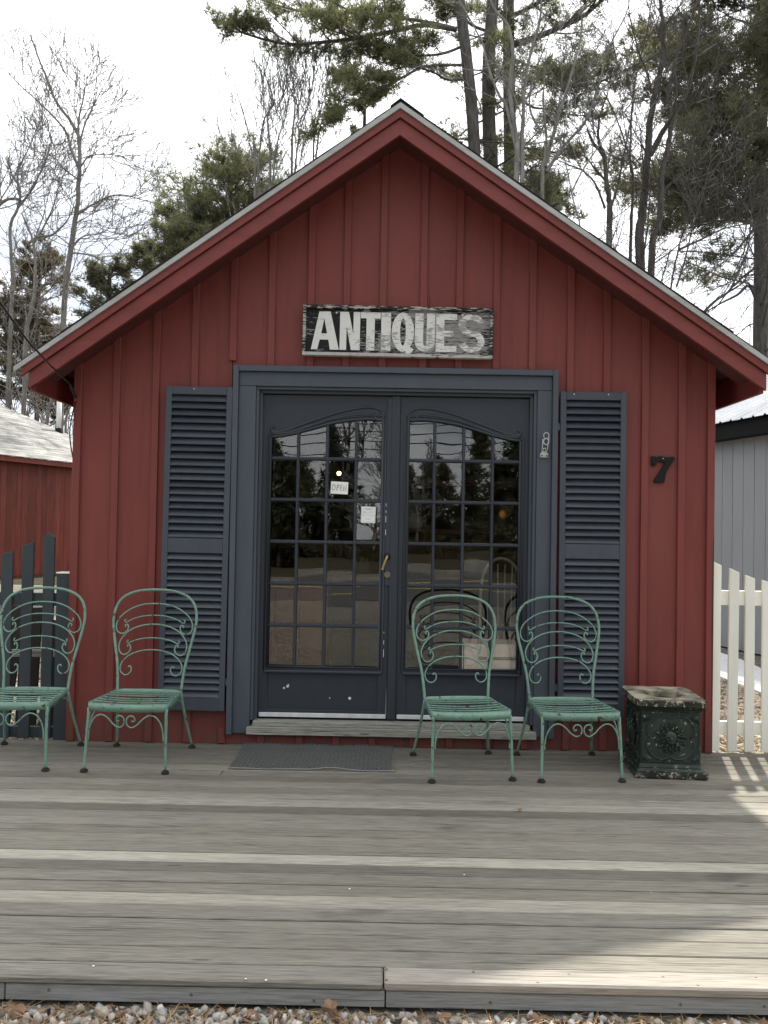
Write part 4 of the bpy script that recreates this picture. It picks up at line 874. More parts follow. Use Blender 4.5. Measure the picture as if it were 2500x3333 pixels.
b = B(); b.box(-2.088, -2.002, .02, .10, GZ, 1.040, .003); b.build('post', 'fence_dark', lf); b = B(); b.box(-2.092, -1.999, .015, .105, 1.0405, 1.050, .002); b.build('post_cap', 'fence_white', lf)

# old dark boards leaning behind the left fence
bs = empty('board_stack', (-2.75, .62, GZ), R(4), label='dark clutter of old boards leaning behind the slate picket fence', cat='boards')
for i in range(9):
    x = -.62+i*.155; h = random.uniform(.62, .93); b = B(); b.box(0, random.uniform(.11, .15), 0, .022, 0, h, .003, ); o = b.build('board', random.choice(['dark_interior', 'rust_iron', 'dark_interior', 'soffit_dark']), bs); o.location = (x, random.uniform(-.03, .03), 0); o.rotation_euler = (R(-8), random.gauss(0, .03), 0)
for z in (.25, .52): bx('crosspiece', 'sill_wood' if z > .3 else 'dark_interior', bs, -.6, .62, -.075, -.05, z, z+.05)

# ------------------------------------------------------------------ neighbours
# far red shed on the left; its wall runs from near left to far right
shd = empty('red_shed', label='far red wooden shed with pale grey shingle roof beyond the slate fence', cat='shed')
a0 = Vector((-9.9, 15.8, 0)); dr_ = Vector((.36, .933, 0)).normalized(); nr = Vector((dr_.y, -dr_.x, 0))
shd.location = (a0.x, a0.y, GZ); shd.rotation_euler = (0, 0, math.atan2(dr_.y, dr_.x))      # local x along the wall, -y outwards to the right
EH = 3.14
x = -6.0
bm_ = B(); bm_.box(0, .168, -.02, 0, .05, EH-.12, 0); mesh0 = bpy.data.meshes.new('wall_board'); bm_.b.to_mesh(mesh0); bm_.b.free(); k = 0
while x < 7.0:
    o = link('wall_board', mesh0, 'shed_red', shd); o.location = (x, -random.uniform(0, .008), 0); x += .172
b = B(); b.box(-6, 7, .001, 6, 0, EH-.1); b.build('wall_core', 'shed_red', shd)
RISE = .5
def on_roof(px, py):
    d = rt2*((px-1250)/FPX)+up2*(-(py-1666.5)/FPX)+fw; Mi = (Matrix.Translation(shd.location) @ Matrix.Rotation(shd.rotation_euler.z, 4, 'Z')).inverted(); o_ = Mi @ EYE; q = Mi.to_3x3() @ d
    t_ = (EH+.30*RISE+o_.y*RISE-o_.z)/(q.z-q.y*RISE); return o_+q*t_
hA, hB = on_roof(0, 1318), on_roof(241, 1423)
for i in range(30):
    y0 = -.30+i*.16; z0 = EH+(y0+.30)*RISE; xe_ = hA.x+(hB.x-hA.x)*(y0-hA.y)/(hB.y-hA.y)
    if y0 > hA.y+.3: continue
    b = B(); b.prism([(y0, z0), (y0+.17, z0+.17*RISE-.004), (y0+.17, z0+.17*RISE-.03), (y0, z0-.016)], -6.4, min(12, xe_), 'X'); b.build('shingle_course', 'pale_shingle', shd)
b = B(); b.box(-6.38, 7.38, -.27, -.24, EH-.15, EH-.018); b.build('eave_board', 'shed_red', shd)
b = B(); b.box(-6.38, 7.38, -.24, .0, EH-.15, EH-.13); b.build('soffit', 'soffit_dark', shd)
# vent pipe behind the shed roof
vl = on_roof(191, 1404); vw = shd.location+Matrix.Rotation(shd.rotation_euler.z, 3, 'Z') @ vl; vh = at(191, 1306, vw.y).z-vw.z
b = B(); b.disc((0, 0, vh/2), .075, vh, 'Z', 16); v_ = b.build('vent_pipe', 'white_plastic', None, True)
v_.location = vw; tag(v_, 'white vertical vent pipe rising from the shed roof', 'pipe')
b = B(); b.disc((0, 0, .02), .14, .14, 'Z', 16, .09); b.build('flashing', 'black_trim', v_)

# grey building on the right
gbd = empty('grey_building', label='grey vertical board building with ribbed metal roof right of the shop', cat='building')
g0 = Vector((4.36, 5.3, 0)); gd = Vector((.235, -.87, 0)).normalized()      # along the wall towards the viewer
gbd.location = (g0.x, g0.y, GZ); gbd.rotation_euler = (0, 0, math.atan2(gd.y, gd.x))        # local x towards viewer, local -y = outwards (west)
GH = 2.68
b = B(); b.box(0, .193, -.02, 0, 0.02, GH+.02, .002); mesh1 = bpy.data.meshes.new('wall_board'); b.b.to_mesh(mesh1); b.b.free(); x = -9.0
while x < 4.4:
    o = link('wall_board', mesh1, 'grey_siding', gbd); o.location = (x, random.uniform(0, .002), 0); x += .2
b = B(); b.box(-9, 4.4, .0205, 4, 0, GH-.02); b.build('wall_core', 'black_trim', gbd)
b = B(); b.box(-9.3, 4.8, -.20, -.17, GH-.03, GH+.16); b.build('eave_board', 'black_trim', gbd)
b = B(); b.box(-9.3, 4.8, -.17, -.021, GH-.03, GH-.0); b.build('soffit', 'black_trim', gbd)
RS = .50; x = -9.3; pan = B(); pr = [(0, 0), (.14, 0), (.150, .018), (.175, .018), (.185, 0), (.2, 0)]
P0 = (-.26, GH+.17); P1 = (2.0, GH+.17+2.26*RS)
vs = [[pan.b.verts.new((px_, P[0], P[1]+pz)) for px_, pz in pr] for P in (P0, P1)]+[[pan.b.verts.new((px_, P[0], P[1]+pz-.006)) for px_, pz in pr] for P in (P0, P1)]
for i in range(5):
    pan.b.faces.new((vs[0][i], vs[0][i+1], vs[1][i+1], vs[1][i])); pan.b.faces.new((vs[2][i], vs[2][i+1], vs[0][i+1], vs[0][i]))
mp_ = bpy.data.meshes.new('roof_panel'); pan.b.to_mesh(mp_); pan.b.free()
while x < 4.8:
    o = link('roof_panel', mp_, 'metal_roof', gbd); o.location = (x, 0, random.uniform(0, .002)); x += .2
vs = [(2.0, GH+.17+2.26*RS), (4.2, GH+.17)]; b = B(); b.prism([vs[0], vs[1], (vs[1][0], vs[1][1]-.02), (vs[0][0], vs[0][1]-.02)], -9.3, 4.8, 'X'); b.build('rear_roof', 'metal_roof', gbd)
b = B(); b.prism([(-.16, GH+.02), (2.0, GH+.10+2.16*RS), (2.0, 0), (0.03, 0)], 4.4, 4.44, 'X'); b.build('end_wall', 'grey_siding', gbd)

# service cable with insulator at the left eave
cbl = empty('service_cable', label='black service cable running down to an insulator under the left eave', cat='cable')
e1 = at(225, 1247, -.12); s1 = at(0, 985, -1.6); s0 = s1+(s1-e1)*2.2
b = B(); b.tube(catmull([s0+Vector((0, 0, .25)), s1, (s1+e1)/2+Vector((0, 0, -.025)), e1], 8), .0055, 6); b.build('cable', 'black_iron', cbl, True)
b = B(); e2 = at(250, 1300, -.01); b.tube([e1, e1+(e2-e1)*.25, e1+(e2-e1)*.5, e1+(e2-e1)*.8, e2], [.004, .009, .010, .008, .004], 10); b.build('insulator', 'rust_iron', cbl, True)
b = B(); b.tube(catmull([e2, (-1.985, -.05, 2.05), (-2.03, .03, 1.9), (-2.04, .2, 1.7), (-1.997, .35, 1.75)], 6), .004, 6); b.build('drop_wire', 'black_iron', cbl, True)

# ------------------------------------------------------------------ trees
def nrm(v): return v/np.linalg.norm(v)
def tubes_mesh(name, T, mat, parent):
    VV = []; FF = []; off = 0
    for pts, r0, r1, seg in T:
        P = np.asarray(pts); n = len(P); D = np.gradient(P, axis=0); D /= np.linalg.norm(D, axis=1)[:, None]+1e-9
        ref = np.array([.31, .17, .93]) if abs(D[0][2]) < .8 else np.array([.95, .2, .1])
        A = np.cross(D, ref); A /= np.linalg.norm(A, axis=1)[:, None]+1e-9; Bv = np.cross(D, A)
        rr = np.linspace(r0, r1, n)[:, None, None]; th = np.arange(seg)*2*PI/seg
        V = P[:, None, :]+rr*(A[:, None, :]*np.cos(th)[None, :, None]+Bv[:, None, :]*np.sin(th)[None, :, None]); VV.append(V.reshape(-1, 3))
        i = np.arange(n-1)[:, None]*seg; k = np.arange(seg)[None]; k2 = (k+1) % seg
        FF.append(np.stack([i+k, i+k2, i+seg+k2, i+seg+k], -1).reshape(-1, 4)+off); off += n*seg
    return mesh_np(name, np.concatenate(VV), np.concatenate(FF), mat, parent, True)
def grow(T, tips, p, d, L, r, lvl, prm):
    n = 5 if lvl < 2 else 4; pts = [p]; d = nrm(d); step = L/(n-1)
    for i in range(n-1):
        d = nrm(d+rng.normal(size=3)*prm['wob']+np.array([0, 0, prm['up']])*(1 if lvl < 3 else .4)); pts.append(pts[-1]+d*step)
    pts = np.array(pts); T.append((pts, r, max(r*.35, prm['rmin']), 6 if r > .04 else (4 if r > .012 else 3)))
    if lvl >= prm['maxl']: tips.append((pts[-1], d)); tips.append((pts[2], nrm(pts[2]-pts[1]))); return
    m = prm['n'][min(lvl, len(prm['n'])-1)]
    for j in range(m):
        t = prm['t0']+(1-prm['t0'])*(j+rng.random())/m; f = t*(n-1); i = min(int(f), n-2); q = pts[i]+(pts[i+1]-pts[i])*(f-i)
        dd = nrm(pts[i+1]-pts[i]); ax = nrm(np.cross(dd, rng.normal(size=3))); an = rng.uniform(*prm['ang'])
        nd = dd*math.cos(an)+ax*math.sin(an)
        grow(T, tips, q, nd, L*prm['lr']*(1.15-.6*t)*rng.uniform(.75, 1.2), max(r*(1-.55*t)*.52, prm['rmin']), lvl+1, prm)
def along(path, t):
    P = np.array([tuple(p) for p in path]); s = np.r_[0, np.cumsum(np.linalg.norm(np.diff(P, axis=0), axis=1))]; q = t*s[-1]; i = min(np.searchsorted(s, q, 'right')-1, len(P)-2)
    f = (q-s[i])/(s[i+1]-s[i]); return P[i]+(P[i+1]-P[i])*f, nrm(P[i+1]-P[i])
def px_path(pts, Y, dy=0): return [at(x, y, Y+dy*i) for i, (x, y) in enumerate(pts)]
BARE = dict(wob=.16, up=.10, n=[6, 5, 3], t0=.25, ang=(.35, .95), lr=.58, maxl=3, rmin=.005)
def bare_tree(label, Y, stems, mat='grey_bark', width=20, nb=14, blen=2.2, prm=BARE, z0=.2, base=True, group='bare leafless trees behind the shop', rmin=None):
    tr = empty('bare_tree', label=label, cat='tree', group=group); T = []; tips = []; pm = dict(prm); blen *= (Y+5.2)/15.2
    pm['rmin'] = rmin or max(.004, .00030*(Y+5.2)); first = stems[0][0]
    for si, (pts, w) in enumerate(stems):
        P = px_path(pts, Y, .0)
        if si == 0 and base: P = [Vector((P[0].x, P[0].y, GZ-.1))]+P
        cm = catmull([tuple(p) for p in P], 5); r0 = w/2/FPX*(Y+5.2); r1 = r0*.25 if len(stems) else r0*.3
        cm = [np.array(q) + rng.normal(size=3)*r0*.09*np.array([1, 1, 0]) for q in cm]; T.append((np.array(cm), r0*1.05, r1, 8))
        m = max(2, int(nb*(1 if si == 0 else .6)))
        for j in range(m):
            t = z0+(1-z0)*(j+rng.random())/m if si == 0 else .1+.9*(j+rng.random())/m
            q, dd = along(cm, t); ax = nrm(np.cross(dd, rng.normal(size=3))); an = rng.uniform(.5, 1.15); nd = dd*math.cos(an)+ax*math.sin(an)
            grow(T, tips, q, nd, blen*(1.1-.65*t)*rng.uniform(.6, 1.15), max(r0*(1-.7*t)*.4, pm['rmin']*1.6), 1, pm)
    trunk = tubes_mesh('trunk', [T[0]], mat, tr)
    rest = tubes_mesh('branches', T[1:], mat, tr); return tr
def tufts(name, C, D, L, mat, parent, blades=7, wid=.012, spread=.55):
    C = np.repeat(np.asarray(C), blades, 0); D = np.repeat(np.asarray(D), blades, 0); n = len(C)
    d = D+rng.normal(size=(n, 3))*spread; d /= np.linalg.norm(d, axis=1)[:, None]; l = (L*rng.uniform(.6, 1.2, n))[:, None]
    s = np.cross(d, rng.normal(size=(n, 3))); s /= np.linalg.norm(s, axis=1)[:, None]
    V = np.stack([C-s*wid*.5, C+s*wid*.5, C+d*l], 1).reshape(-1, 3); o = mesh_np(name, V, np.arange(n*3).reshape(n, 3), mat, parent); o['kind'] = 'stuff'; return o
def foliage_branch(T, C, D, q, nd, L, r, dens=9, sub=.45, droop=0.02, flat=.25, upt=.35, tw=5):
    # a conifer limb: twigs on both sides carrying tufts of needles
    n = 6; pts = [q]; d = nrm(nd)
    for i in range(n-1): d = nrm(d+rng.normal(size=3)*.07+np.array([0, 0, droop+(.05*i/n)])); pts.append(pts[-1]+d*L/(n-1))
    pts = np.array(pts); T.append((pts, r, max(r*.25, .006), 5))
    for j in range(dens):
        t = .28+.72*(j+rng.random())/dens; f = t*(n-1); i = min(int(f), n-2); a = pts[i]+(pts[i+1]-pts[i])*(f-i); dd = nrm(pts[i+1]-pts[i])
        side = nrm(np.cross(dd, [0, 0, 1]))*rng.choice([-1, 1]); sd = nrm(side*.8+dd*rng.uniform(.3, 1.1)+np.array([0, 0, rng.normal()*flat+.1])); l = L*sub*(1.15-.7*t)*rng.uniform(.5, 1.2)
        e = a+sd*l; mid = (a+e)/2+rng.normal(size=3)*.04*l; T.append((np.array([a, mid, e]), max(r*.25, .007), .005, 3))
        for k in range(tw):
            u = .25+.75*(k+rng.random())/tw; c = a+(e-a)*u; s2 = nrm(rng.normal(size=3)*np.array([1, 1, .5])+sd*.6+np.array([0, 0, .2])); l2 = l*.38*rng.uniform(.4, 1.1)
            T.append((np.array([c, c+s2*l2]), .005, .003, 3))
            for w in (.35, .7, 1.0): C.append(c+s2*l2*w+rng.normal(size=3)*.04); D.append(nrm(s2*.7+np.array([0, 0, upt])))
def pine(label, Y, trunk_px, w, limbs=(), auto=0, alen=(2, 3.5), trange=(.3, 1), mat='pine_needle', bmat='pine_bark', L=.15, blades=7, wid=.016, dead=0, tagroup='evergreen trees behind the shop', spread=.6, name='pine_tree', tp=.72, az=None, dens=9, tw=5, dlen=1.0):
    tr = empty(name, label=label, cat='tree', group=tagroup); T = []; C = []; D = []
    P = px_path(trunk_px, Y); P = [Vector((P[0].x, P[0].y, GZ-.1))]+P; cm = catmull([tuple(p) for p in P], 5); r0 = w/2/FPX*(Y+5.2)
    T0 = [(np.array([tuple(p) for p in cm]), r0*1.1, r0*tp, 12)]
    for pts, lw, dens_, dy in limbs:
        q = [np.array(at(x, y, Y+dy*i/max(1, len(pts)-1))) for i, (x, y) in enumerate(pts)]; c2 = catmull([tuple(a) for a in q], 4); r_ = lw/2/FPX*(Y+5.2)
        c2 = np.array([tuple(a) for a in c2]); T.append((c2, r_, r_*.3, 6))
        ln = np.linalg.norm(np.diff(c2, axis=0), axis=1).sum()
        for j in range(dens_):
            t = .18+.82*(j+rng.random())/dens_; a, dd = along(c2, t); side = nrm(np.cross(dd, [0, 0, 1]))*rng.choice([-1, 1])
            sd = nrm(side*.6+dd*rng.uniform(.4, 1.3)+np.array([0, 0, rng.normal()*.22+.12])); foliage_branch(T, C, D, a, sd, rng.uniform(.5, 1.15), r_*.3, dens=7, sub=.5, tw=4)
    for j in range(auto):
        t = trange[0]+(trange[1]-trange[0])*(j+rng.random())/auto; q, dd = along(cm, t); a = rng.uniform(0, 2*PI) if az is None else rng.uniform(*az)
        nd = np.array([math.cos(a), math.sin(a), rng.uniform(-.15, .3)]); foliage_branch(T, C, D, q, nd, rng.uniform(*alen)*(1.15-.6*(t-trange[0])/(trange[1]-trange[0]+1e-6)), r0*.22*(1.2-.7*t), dens=dens, tw=tw)
    dp = dict(wob=.13, up=-.02, n=[6, 5, 3], t0=.15, ang=(.3, .9), lr=.45, maxl=3, rmin=.005)
    for j in range(dead):
        t = .12+(trange[0]+.12-.12)*(j+rng.random())/dead; q, dd = along(cm, t); a = rng.uniform(0, 2*PI); grow(T, [], q, np.array([math.cos(a), math.sin(a), rng.uniform(-.05, .35)]), rng.uniform(1.6, 3.2)*dlen, r0*.14, 1, dp)
    tubes_mesh('trunk', T0, bmat, tr)
    if T: tubes_mesh('branches', T, bmat, tr)
    if C: tufts('crown', C, D, L, mat, tr, blades, wid, spread)
    return tr

# tall multi-stemmed pines behind the ridge
z8 = lambda pts: [(1600+x/1.843, y/1.843) for x, y in pts]; z7 = lambda pts: [(700+x/1.843, y/1.843) for x, y in pts]; z6 = lambda pts: [(x/1.7014, y/1.7014) for x, y in pts]
pine('tall pine whose long limbs reach left above the roof peak', 12.0, [(1556, 1000), (1548, 600), (1538, 380), (1519, 190), (1496, 0), (1480, -180), (1470, -330)], 42,
     limbs=[(z7([(1450, 178), (1250, 150), (1080, 185), (850, 228), (650, 252), (420, 262), (190, 205), (110, 160)]), 16, 24, -1.0),
            (z7([(1440, 170), (1250, 128), (960, 92), (800, 78), (550, 74), (350, 25), (180, -40)]), 12, 18, .6),
            (z7([(820, 72), (740, 30), (660, -10), (560, -60)]), 8, 7, .3),
            (z7([(1500, 270), (1350, 325), (1150, 330), (1000, 290), (900, 235)]), 10, 13, -.5),
            (z7([(1500, 390), (1260, 400), (1080, 490), (930, 560), (780, 640), (700, 720)]), 10, 20, -1.2),
            (z7([(1520, 470), (1400, 480), (1300, 430), (1150, 400), (950, 450), (790, 470)]), 9, 16, .8),
            (z7([(1480, 60), (1350, 10), (1250, -40)]), 9, 8, .5)], L=.16, auto=12, trange=(.45, .95), alen=(1.0, 1.9), wid=.013)
pine('middle one of the three dark pine trunks behind the ridge', 13.0, [(1600, 1050), (1597, 520), (1593, 452), (1590, 226), (1604, 0), (1610, -200)], 50,
     limbs=[(z8([(0, 700), (120, 640), (260, 560), (420, 480)]), 8, 4, 1.0), (z8([(20, 200), (-120, 150), (-200, 60), (-280, 10)]), 12, 10, 1.0)], auto=16, trange=(.42, .97), alen=(1.2, 2.4), L=.16, dead=10, wid=.013)
pine('rightmost of the three dark pine trunks with a limb rising right', 14.0, [(1668, 1050), (1662, 570), (1657, 264), (1655, 0), (1652, -200)], 46,
     limbs=[(z8([(110, 270), (250, 230), (420, 160), (560, 90), (690, -30), (800, -160)]), 24, 12, -.6), (z8([(120, 100), (220, 50), (330, -10), (420, -90)]), 18, 9, -.8),
            (z8([(120, 420), (260, 470), (450, 518), (620, 500), (740, 450), (860, 390), (960, 330)]), 11, 17, -.8), (z8([(130, 560), (240, 640), (340, 655), (480, 690), (620, 690)]), 9, 7, .6),
            (z8([(120, 350), (250, 400), (400, 420), (560, 430)]), 8, 10, .5), (z8([(90, 1000), (220, 1080), (300, 1180), (350, 1240)]), 7, 10, -.6), (z8([(150, 880), (330, 905), (470, 935), (560, 930)]), 8, 4, .6)], auto=18, trange=(.35, .97), alen=(1.0, 2.3), L=.16, dead=10, wid=.013)
# big pine at the right edge
pine('large dark pine at the right edge with layered crown', 19.0, [(2473, 1400), (2476, 1050), (2478, 800), (2470, 560), (2470, 500), (2482, 330), (2490, 100), (2500, -150), (2505, -350)], 46,
     auto=86, trange=(.50, 1.0), alen=(3.0, 4.7), mat='dark_needle', L=.30, blades=6, wid=.024, dead=34, dens=20, tw=7, dlen=1.7,
     limbs=[([(2470, 1000), (2440, 930), (2400, 960), (2350, 985), (2290, 1020)], 14, 0, -.6), ([(2475, 860), (2420, 900), (2370, 950), (2330, 1000), (2300, 1020)], 8, 0, .5)])
# bare trees to the right of the ridge
bare_tree('pale bare tree rising just right of the dark pine trunks', 9.0, [(z8([(150, 1110), (150, 850), (110, 560), (130, 330), (100, 160), (20, 60), (-30, -60)]), 20), (z8([(185, 1100), (185, 800), (210, 430), (290, 120), (300, -30)]), 16), (z8([(150, 900), (90, 640), (40, 560), (-20, 400), (-60, 250), (-160, 60), (-220, -60)]), 11)], 'grey_bark', nb=14, blen=1.8)
bare_tree('slender pale bare tree forking low beside the ridge', 9.5, [(z8([(305, 1220), (315, 1000), (330, 830), (310, 600), (330, 300)]), 15), (z8([(320, 1000), (400, 700), (480, 440), (540, 180), (530, -20)]), 13), (z8([(330, 1030), (430, 880), (560, 730), (640, 520), (700, 300), (800, 100), (830, 0)]), 11), (z8([(300, 800), (230, 650), (250, 480), (350, 200), (420, 60)]), 8)], 'grey_bark', nb=12, blen=1.8)
bare_tree('dark bare tree with a crooked fork right of the roof peak', 10.0, [(z8([(705, 1470), (705, 1200), (690, 1100), (680, 960), (645, 900), (600, 840), (575, 770)]), 22), (z8([(680, 950), (640, 820), (655, 680), (700, 560)]), 12), (z8([(690, 1090), (620, 1010), (560, 940), (470, 880)]), 8), (z8([(715, 1250), (760, 1100), (800, 900), (850, 640), (860, 400)]), 9), (z8([(680, 1250), (620, 1100), (540, 1020), (440, 980), (340, 930)]), 8)], 'dark_bark', nb=14, blen=1.9)
bare_tree('thick dark bare trunk leaning slightly right above the right roof slope', 10.5, [(z8([(888, 1600), (905, 1300), (920, 1150), (938, 900), (965, 650), (1000, 480), (1030, 330), (1025, 150), (1010, -20), (1005, -200)]), 32), (z8([(950, 930), (1010, 820), (1070, 720), (1150, 610), (1210, 420), (1240, 200), (1245, -30)]), 20), (z8([(960, 560), (930, 430), (880, 300), (830, 100), (820, -30)]), 9), (z8([(1030, 170), (1080, 100), (1150, 0)]), 9)], 'dark_bark', nb=14, blen=2.2)
bare_tree('forked dark bare tree second from the large right pine', 10.2, [(z8([(960, 1620), (990, 1400), (1015, 1250), (1020, 1040), (1060, 880), (1075, 720), (1055, 600), (1080, 470), (1120, 300), (1200, 100), (1260, -60)]), 24), (z8([(1020, 1150), (1100, 1080), (1180, 1020), (1290, 960)]), 9), (z8([(1010, 1200), (970, 990), (900, 880)]), 7), (z8([(1080, 780), (1110, 560), (1100, 380), (1160, 200)]), 11)], 'dark_bark', nb=14, blen=2.0)
bare_tree('thin dark bare sapling between the crooked fork and the thick trunk', 11.5, [(z8([(835, 1500), (840, 1300), (850, 1080), (830, 900), (860, 500), (930, 200), (960, 0)]), 12), (z8([(850, 1080), (800, 850), (700, 600), (640, 520)]), 7)], 'dark_bark', nb=16, blen=2.2)
bare_tree('thin bare tree low above the right roof slope', 8.5, [(z8([(555, 1800), (545, 1550), (530, 1350), (490, 1200), (450, 1000), (410, 850), (400, 700)]), 8), (z8([(480, 1150), (560, 1000), (700, 800), (850, 600), (900, 520)]), 6)], 'grey_bark', nb=14, blen=1.6)
bare_tree('bare arching sapling low beside the large right pine', 8.0, [(z8([(1130, 2250), (1190, 2030), (1260, 1890), (1350, 1800), (1430, 1740), (1490, 1610), (1540, 1480), (1560, 1300)]), 14), (z8([(1420, 1750), (1500, 1700), (1600, 1560)]), 7), (z8([(1110, 1720), (1160, 1560), (1210, 1350), (1260, 1200), (1300, 1000)]), 7)], 'dark_bark', nb=20, blen=1.8)
bare_tree('bare sapling in the gap left of the large right pine', 9.2, [(z8([(1060, 2150), (1065, 1900), (1080, 1700), (1120, 1500), (1180, 1300), (1350, 1000), (1500, 700)]), 9), (z8([(1120, 1500), (1250, 1440), (1400, 1370), (1600, 1330)]), 9)], 'dark_bark', nb=22, blen=2.0)
# left side
bare_tree('tall bare tree standing alone left of the roof', 23.0, [(z6([(350, 1830), (390, 1400), (412, 1250), (430, 1130), (440, 960), (440, 800), (430, 735), (375, 650), (310, 560), (245, 400), (220, 340), (170, 195)]), 19), (z6([(440, 940), (395, 830), (370, 740), (310, 660), (210, 560), (130, 490), (45, 400)]), 10), (z6([(432, 800), (440, 640), (460, 560), (485, 420)]), 8), (z6([(440, 810), (470, 690), (530, 560), (570, 490)]), 7),
            (z6([(430, 1190), (500, 1140), (600, 1090), (690, 1080), (800, 1110), (960, 1150)]), 7), (z6([(450, 920), (490, 870), (570, 855), (690, 865)]), 6), (z6([(395, 1370), (460, 1310), (560, 1290), (650, 1230)]), 6), (z6([(440, 1000), (330, 920), (230, 860)]), 6), (z6([(400, 1400), (520, 1420), (640, 1500), (720, 1560)]), 6)], 'grey_bark', nb=20, blen=1.5)
bare_tree('bare tree at the left edge with many fine upright twigs', 24.0, [(z6([(45, 2210), (55, 1900), (70, 1560), (55, 1270), (100, 1150), (110, 1050), (60, 950), (45, 870)]), 16), (z6([(100, 1150), (170, 1060), (250, 900), (290, 780)]), 8), (z6([(105, 1080), (100, 950), (160, 820), (210, 700)]), 7), (z6([(-60, 1200), (0, 1130), (60, 1100), (110, 1105)]), 16)], 'grey_bark', nb=18, blen=1.5, prm=dict(BARE, n=[6, 5, 4]))
bare_tree('second bare tree from the left edge with a limb bending right', 22.5, [(z6([(140, 1960), (165, 1750), (190, 1620), (190, 1370), (150, 1250), (120, 1180)]), 16), (z6([(150, 1350), (220, 1310), (290, 1300), (380, 1210), (420, 1100)]), 10), (z6([(180, 1360), (240, 1260), (300, 1130), (330, 1000)]), 8), (z6([(60, 1620), (120, 1590), (200, 1610), (260, 1560), (340, 1510)]), 6)], 'grey_bark', nb=18, blen=1.6, prm=dict(BARE, n=[6, 5, 3]))
bare_tree('pale slanting bare trunk beside the white vent pipe', 22.0, [([(150, 1400), (172, 1290), (180, 1200), (205, 1100)], 15), ([(215, 1420), (215, 1360), (235, 1310), (240, 1260)], 9)], 'grey_bark', nb=8, blen=1.2)
for k, (pts, lab) in enumerate(((z7([(330, 1100), (330, 900), (315, 700), (350, 600), (300, 450), (280, 340)]), 'bare tree with upright twigs left of the roof peak'), (z7([(460, 1080), (460, 860), (480, 620), (430, 480), (440, 370)]), 'bare tree with upright twigs nearest the roof peak on its left'),
                               (z7([(240, 1100), (200, 800), (150, 620), (110, 480)]), 'leftmost thin bare tree behind the bushy evergreen'), (z7([(590, 950), (600, 800), (640, 640), (640, 500)]), 'low bare tree just left of the roof peak'))):
    bare_tree(lab, 12.0+k*.4, [(pts, 9-(k > 1)*2), ([(pts[0][0]+8, pts[0][1]), (pts[0][0]+25, pts[1][1]-30), (pts[0][0]+50+k*6, pts[2][1]), (pts[0][0]+60, pts[3][1]-10)], 6)], 'grey_bark', nb=20, blen=1.7, prm=dict(BARE, up=.28, ang=(.2, .6)))
# bushy evergreens
def bushy(label, Y, cx, top, bot, halfw, n, mat, L=.12, name='evergreen_tree', wid=.02, bl=6):
    tr = empty(name, label=label, cat='tree', group='evergreen trees behind the shop'); T = []; C = []; D = []; b0 = at(cx, bot, Y); t0 = at(cx+8, top, Y)
    P = [Vector((b0.x, Y, GZ-.1)), b0, (b0+t0)/2, t0]; cm = catmull([tuple(p) for p in P], 5); hw = halfw/FPX*(Y+5.2)
    for j in range(n):
        z = b0.z+(t0.z-b0.z)*rng.random()**.9; u = (z-b0.z)/(t0.z-b0.z); q = np.array([b0.x+(t0.x-b0.x)*u, Y, z]); a = rng.uniform(0, 2*PI); ln = hw*math.sqrt(max(.04, 1-(u*1.02-.25)**2*1.3))*rng.uniform(.6, 1.15)
        foliage_branch(T, C, D, q, np.array([math.cos(a), math.sin(a), rng.uniform(.15, .75)]), ln, .03, dens=8, tw=4)
    tubes_mesh('trunk', [(np.array([tuple(p) for p in cm]), .12, .03, 8)], 'dark_bark', tr); tubes_mesh('branches', T, 'grey_bark', tr); tufts('crown', C, D, L, mat, tr, bl, wid, .7); return tr
bushy('broad bushy evergreen left of the roof peak', 16, 745, 575, 960, 275, 105, 'pine_needle', L=.19, wid=.016, bl=6)
bushy('rounded evergreen low behind the left roof slope', 15.0, 590, 690, 1040, 150, 48, 'pine_needle', L=.18, wid=.015)
bushy('small evergreen behind the lower left roof slope', 13.0, 350, 860, 1100, 120, 20, 'dark_needle')
bushy('second small evergreen behind the lower left roof slope', 12.0, 470, 800, 1000, 70, 10, 'dark_needle')
bushy('brownish conifer behind the two bare trees at left', 26, 120, 830, 1350, 150, 70, 'brown_needle', L=.2, wid=.02, bl=5)
bushy('green conifer at the left edge above the shed roof', 27.0, 30, 1000, 1330, 150, 60, 'dark_needle', L=.22, wid=.03)
bushy('dark conifer above the shed roof ridge', 28.0, 190, 1090, 1400, 150, 40, 'dark_needle', L=.2, wid=.03)
bushy('dark evergreen patch beside the pine trunks', 15.0, 1180, 330, 700, 90, 18, 'dark_needle')
bushy('small evergreen low above the right roof slope', 15.0, 1760, 560, 800, 110, 14, 'dark_needle', L=.17, wid=.014)
# far thicket of twigs, one mass nobody could count
T = []
for j in range(420):
    x = rng.uniform(-22, 20); Y = rng.uniform(22, 34); h = rng.uniform(3.5, 7.5)*(1 if abs(x) > 2 else 1)
    p = np.array([x, Y, GZ]); T.append((np.array([p, p+[rng.normal()*.2, 0, h*.5], p+[rng.normal()*.5, 0, h]]), .04, .012, 4))
    for k in range(16):
        t = rng.uniform(.2, 1); q = p+np.array([0, 0, h*t]); d = nrm(np.array([rng.normal(), rng.normal()*.5, rng.uniform(.3, 1.4)])); e = q+d*rng.uniform(.5, 1.6); T.append((np.array([q, (q+e)/2+rng.normal(size=3)*.1, e]), .014, .008, 3))
tag(tubes_mesh('thicket', T, 'grey_bark', None), 'dense far thicket of bare brush closing the view', 'woods', kind='stuff')

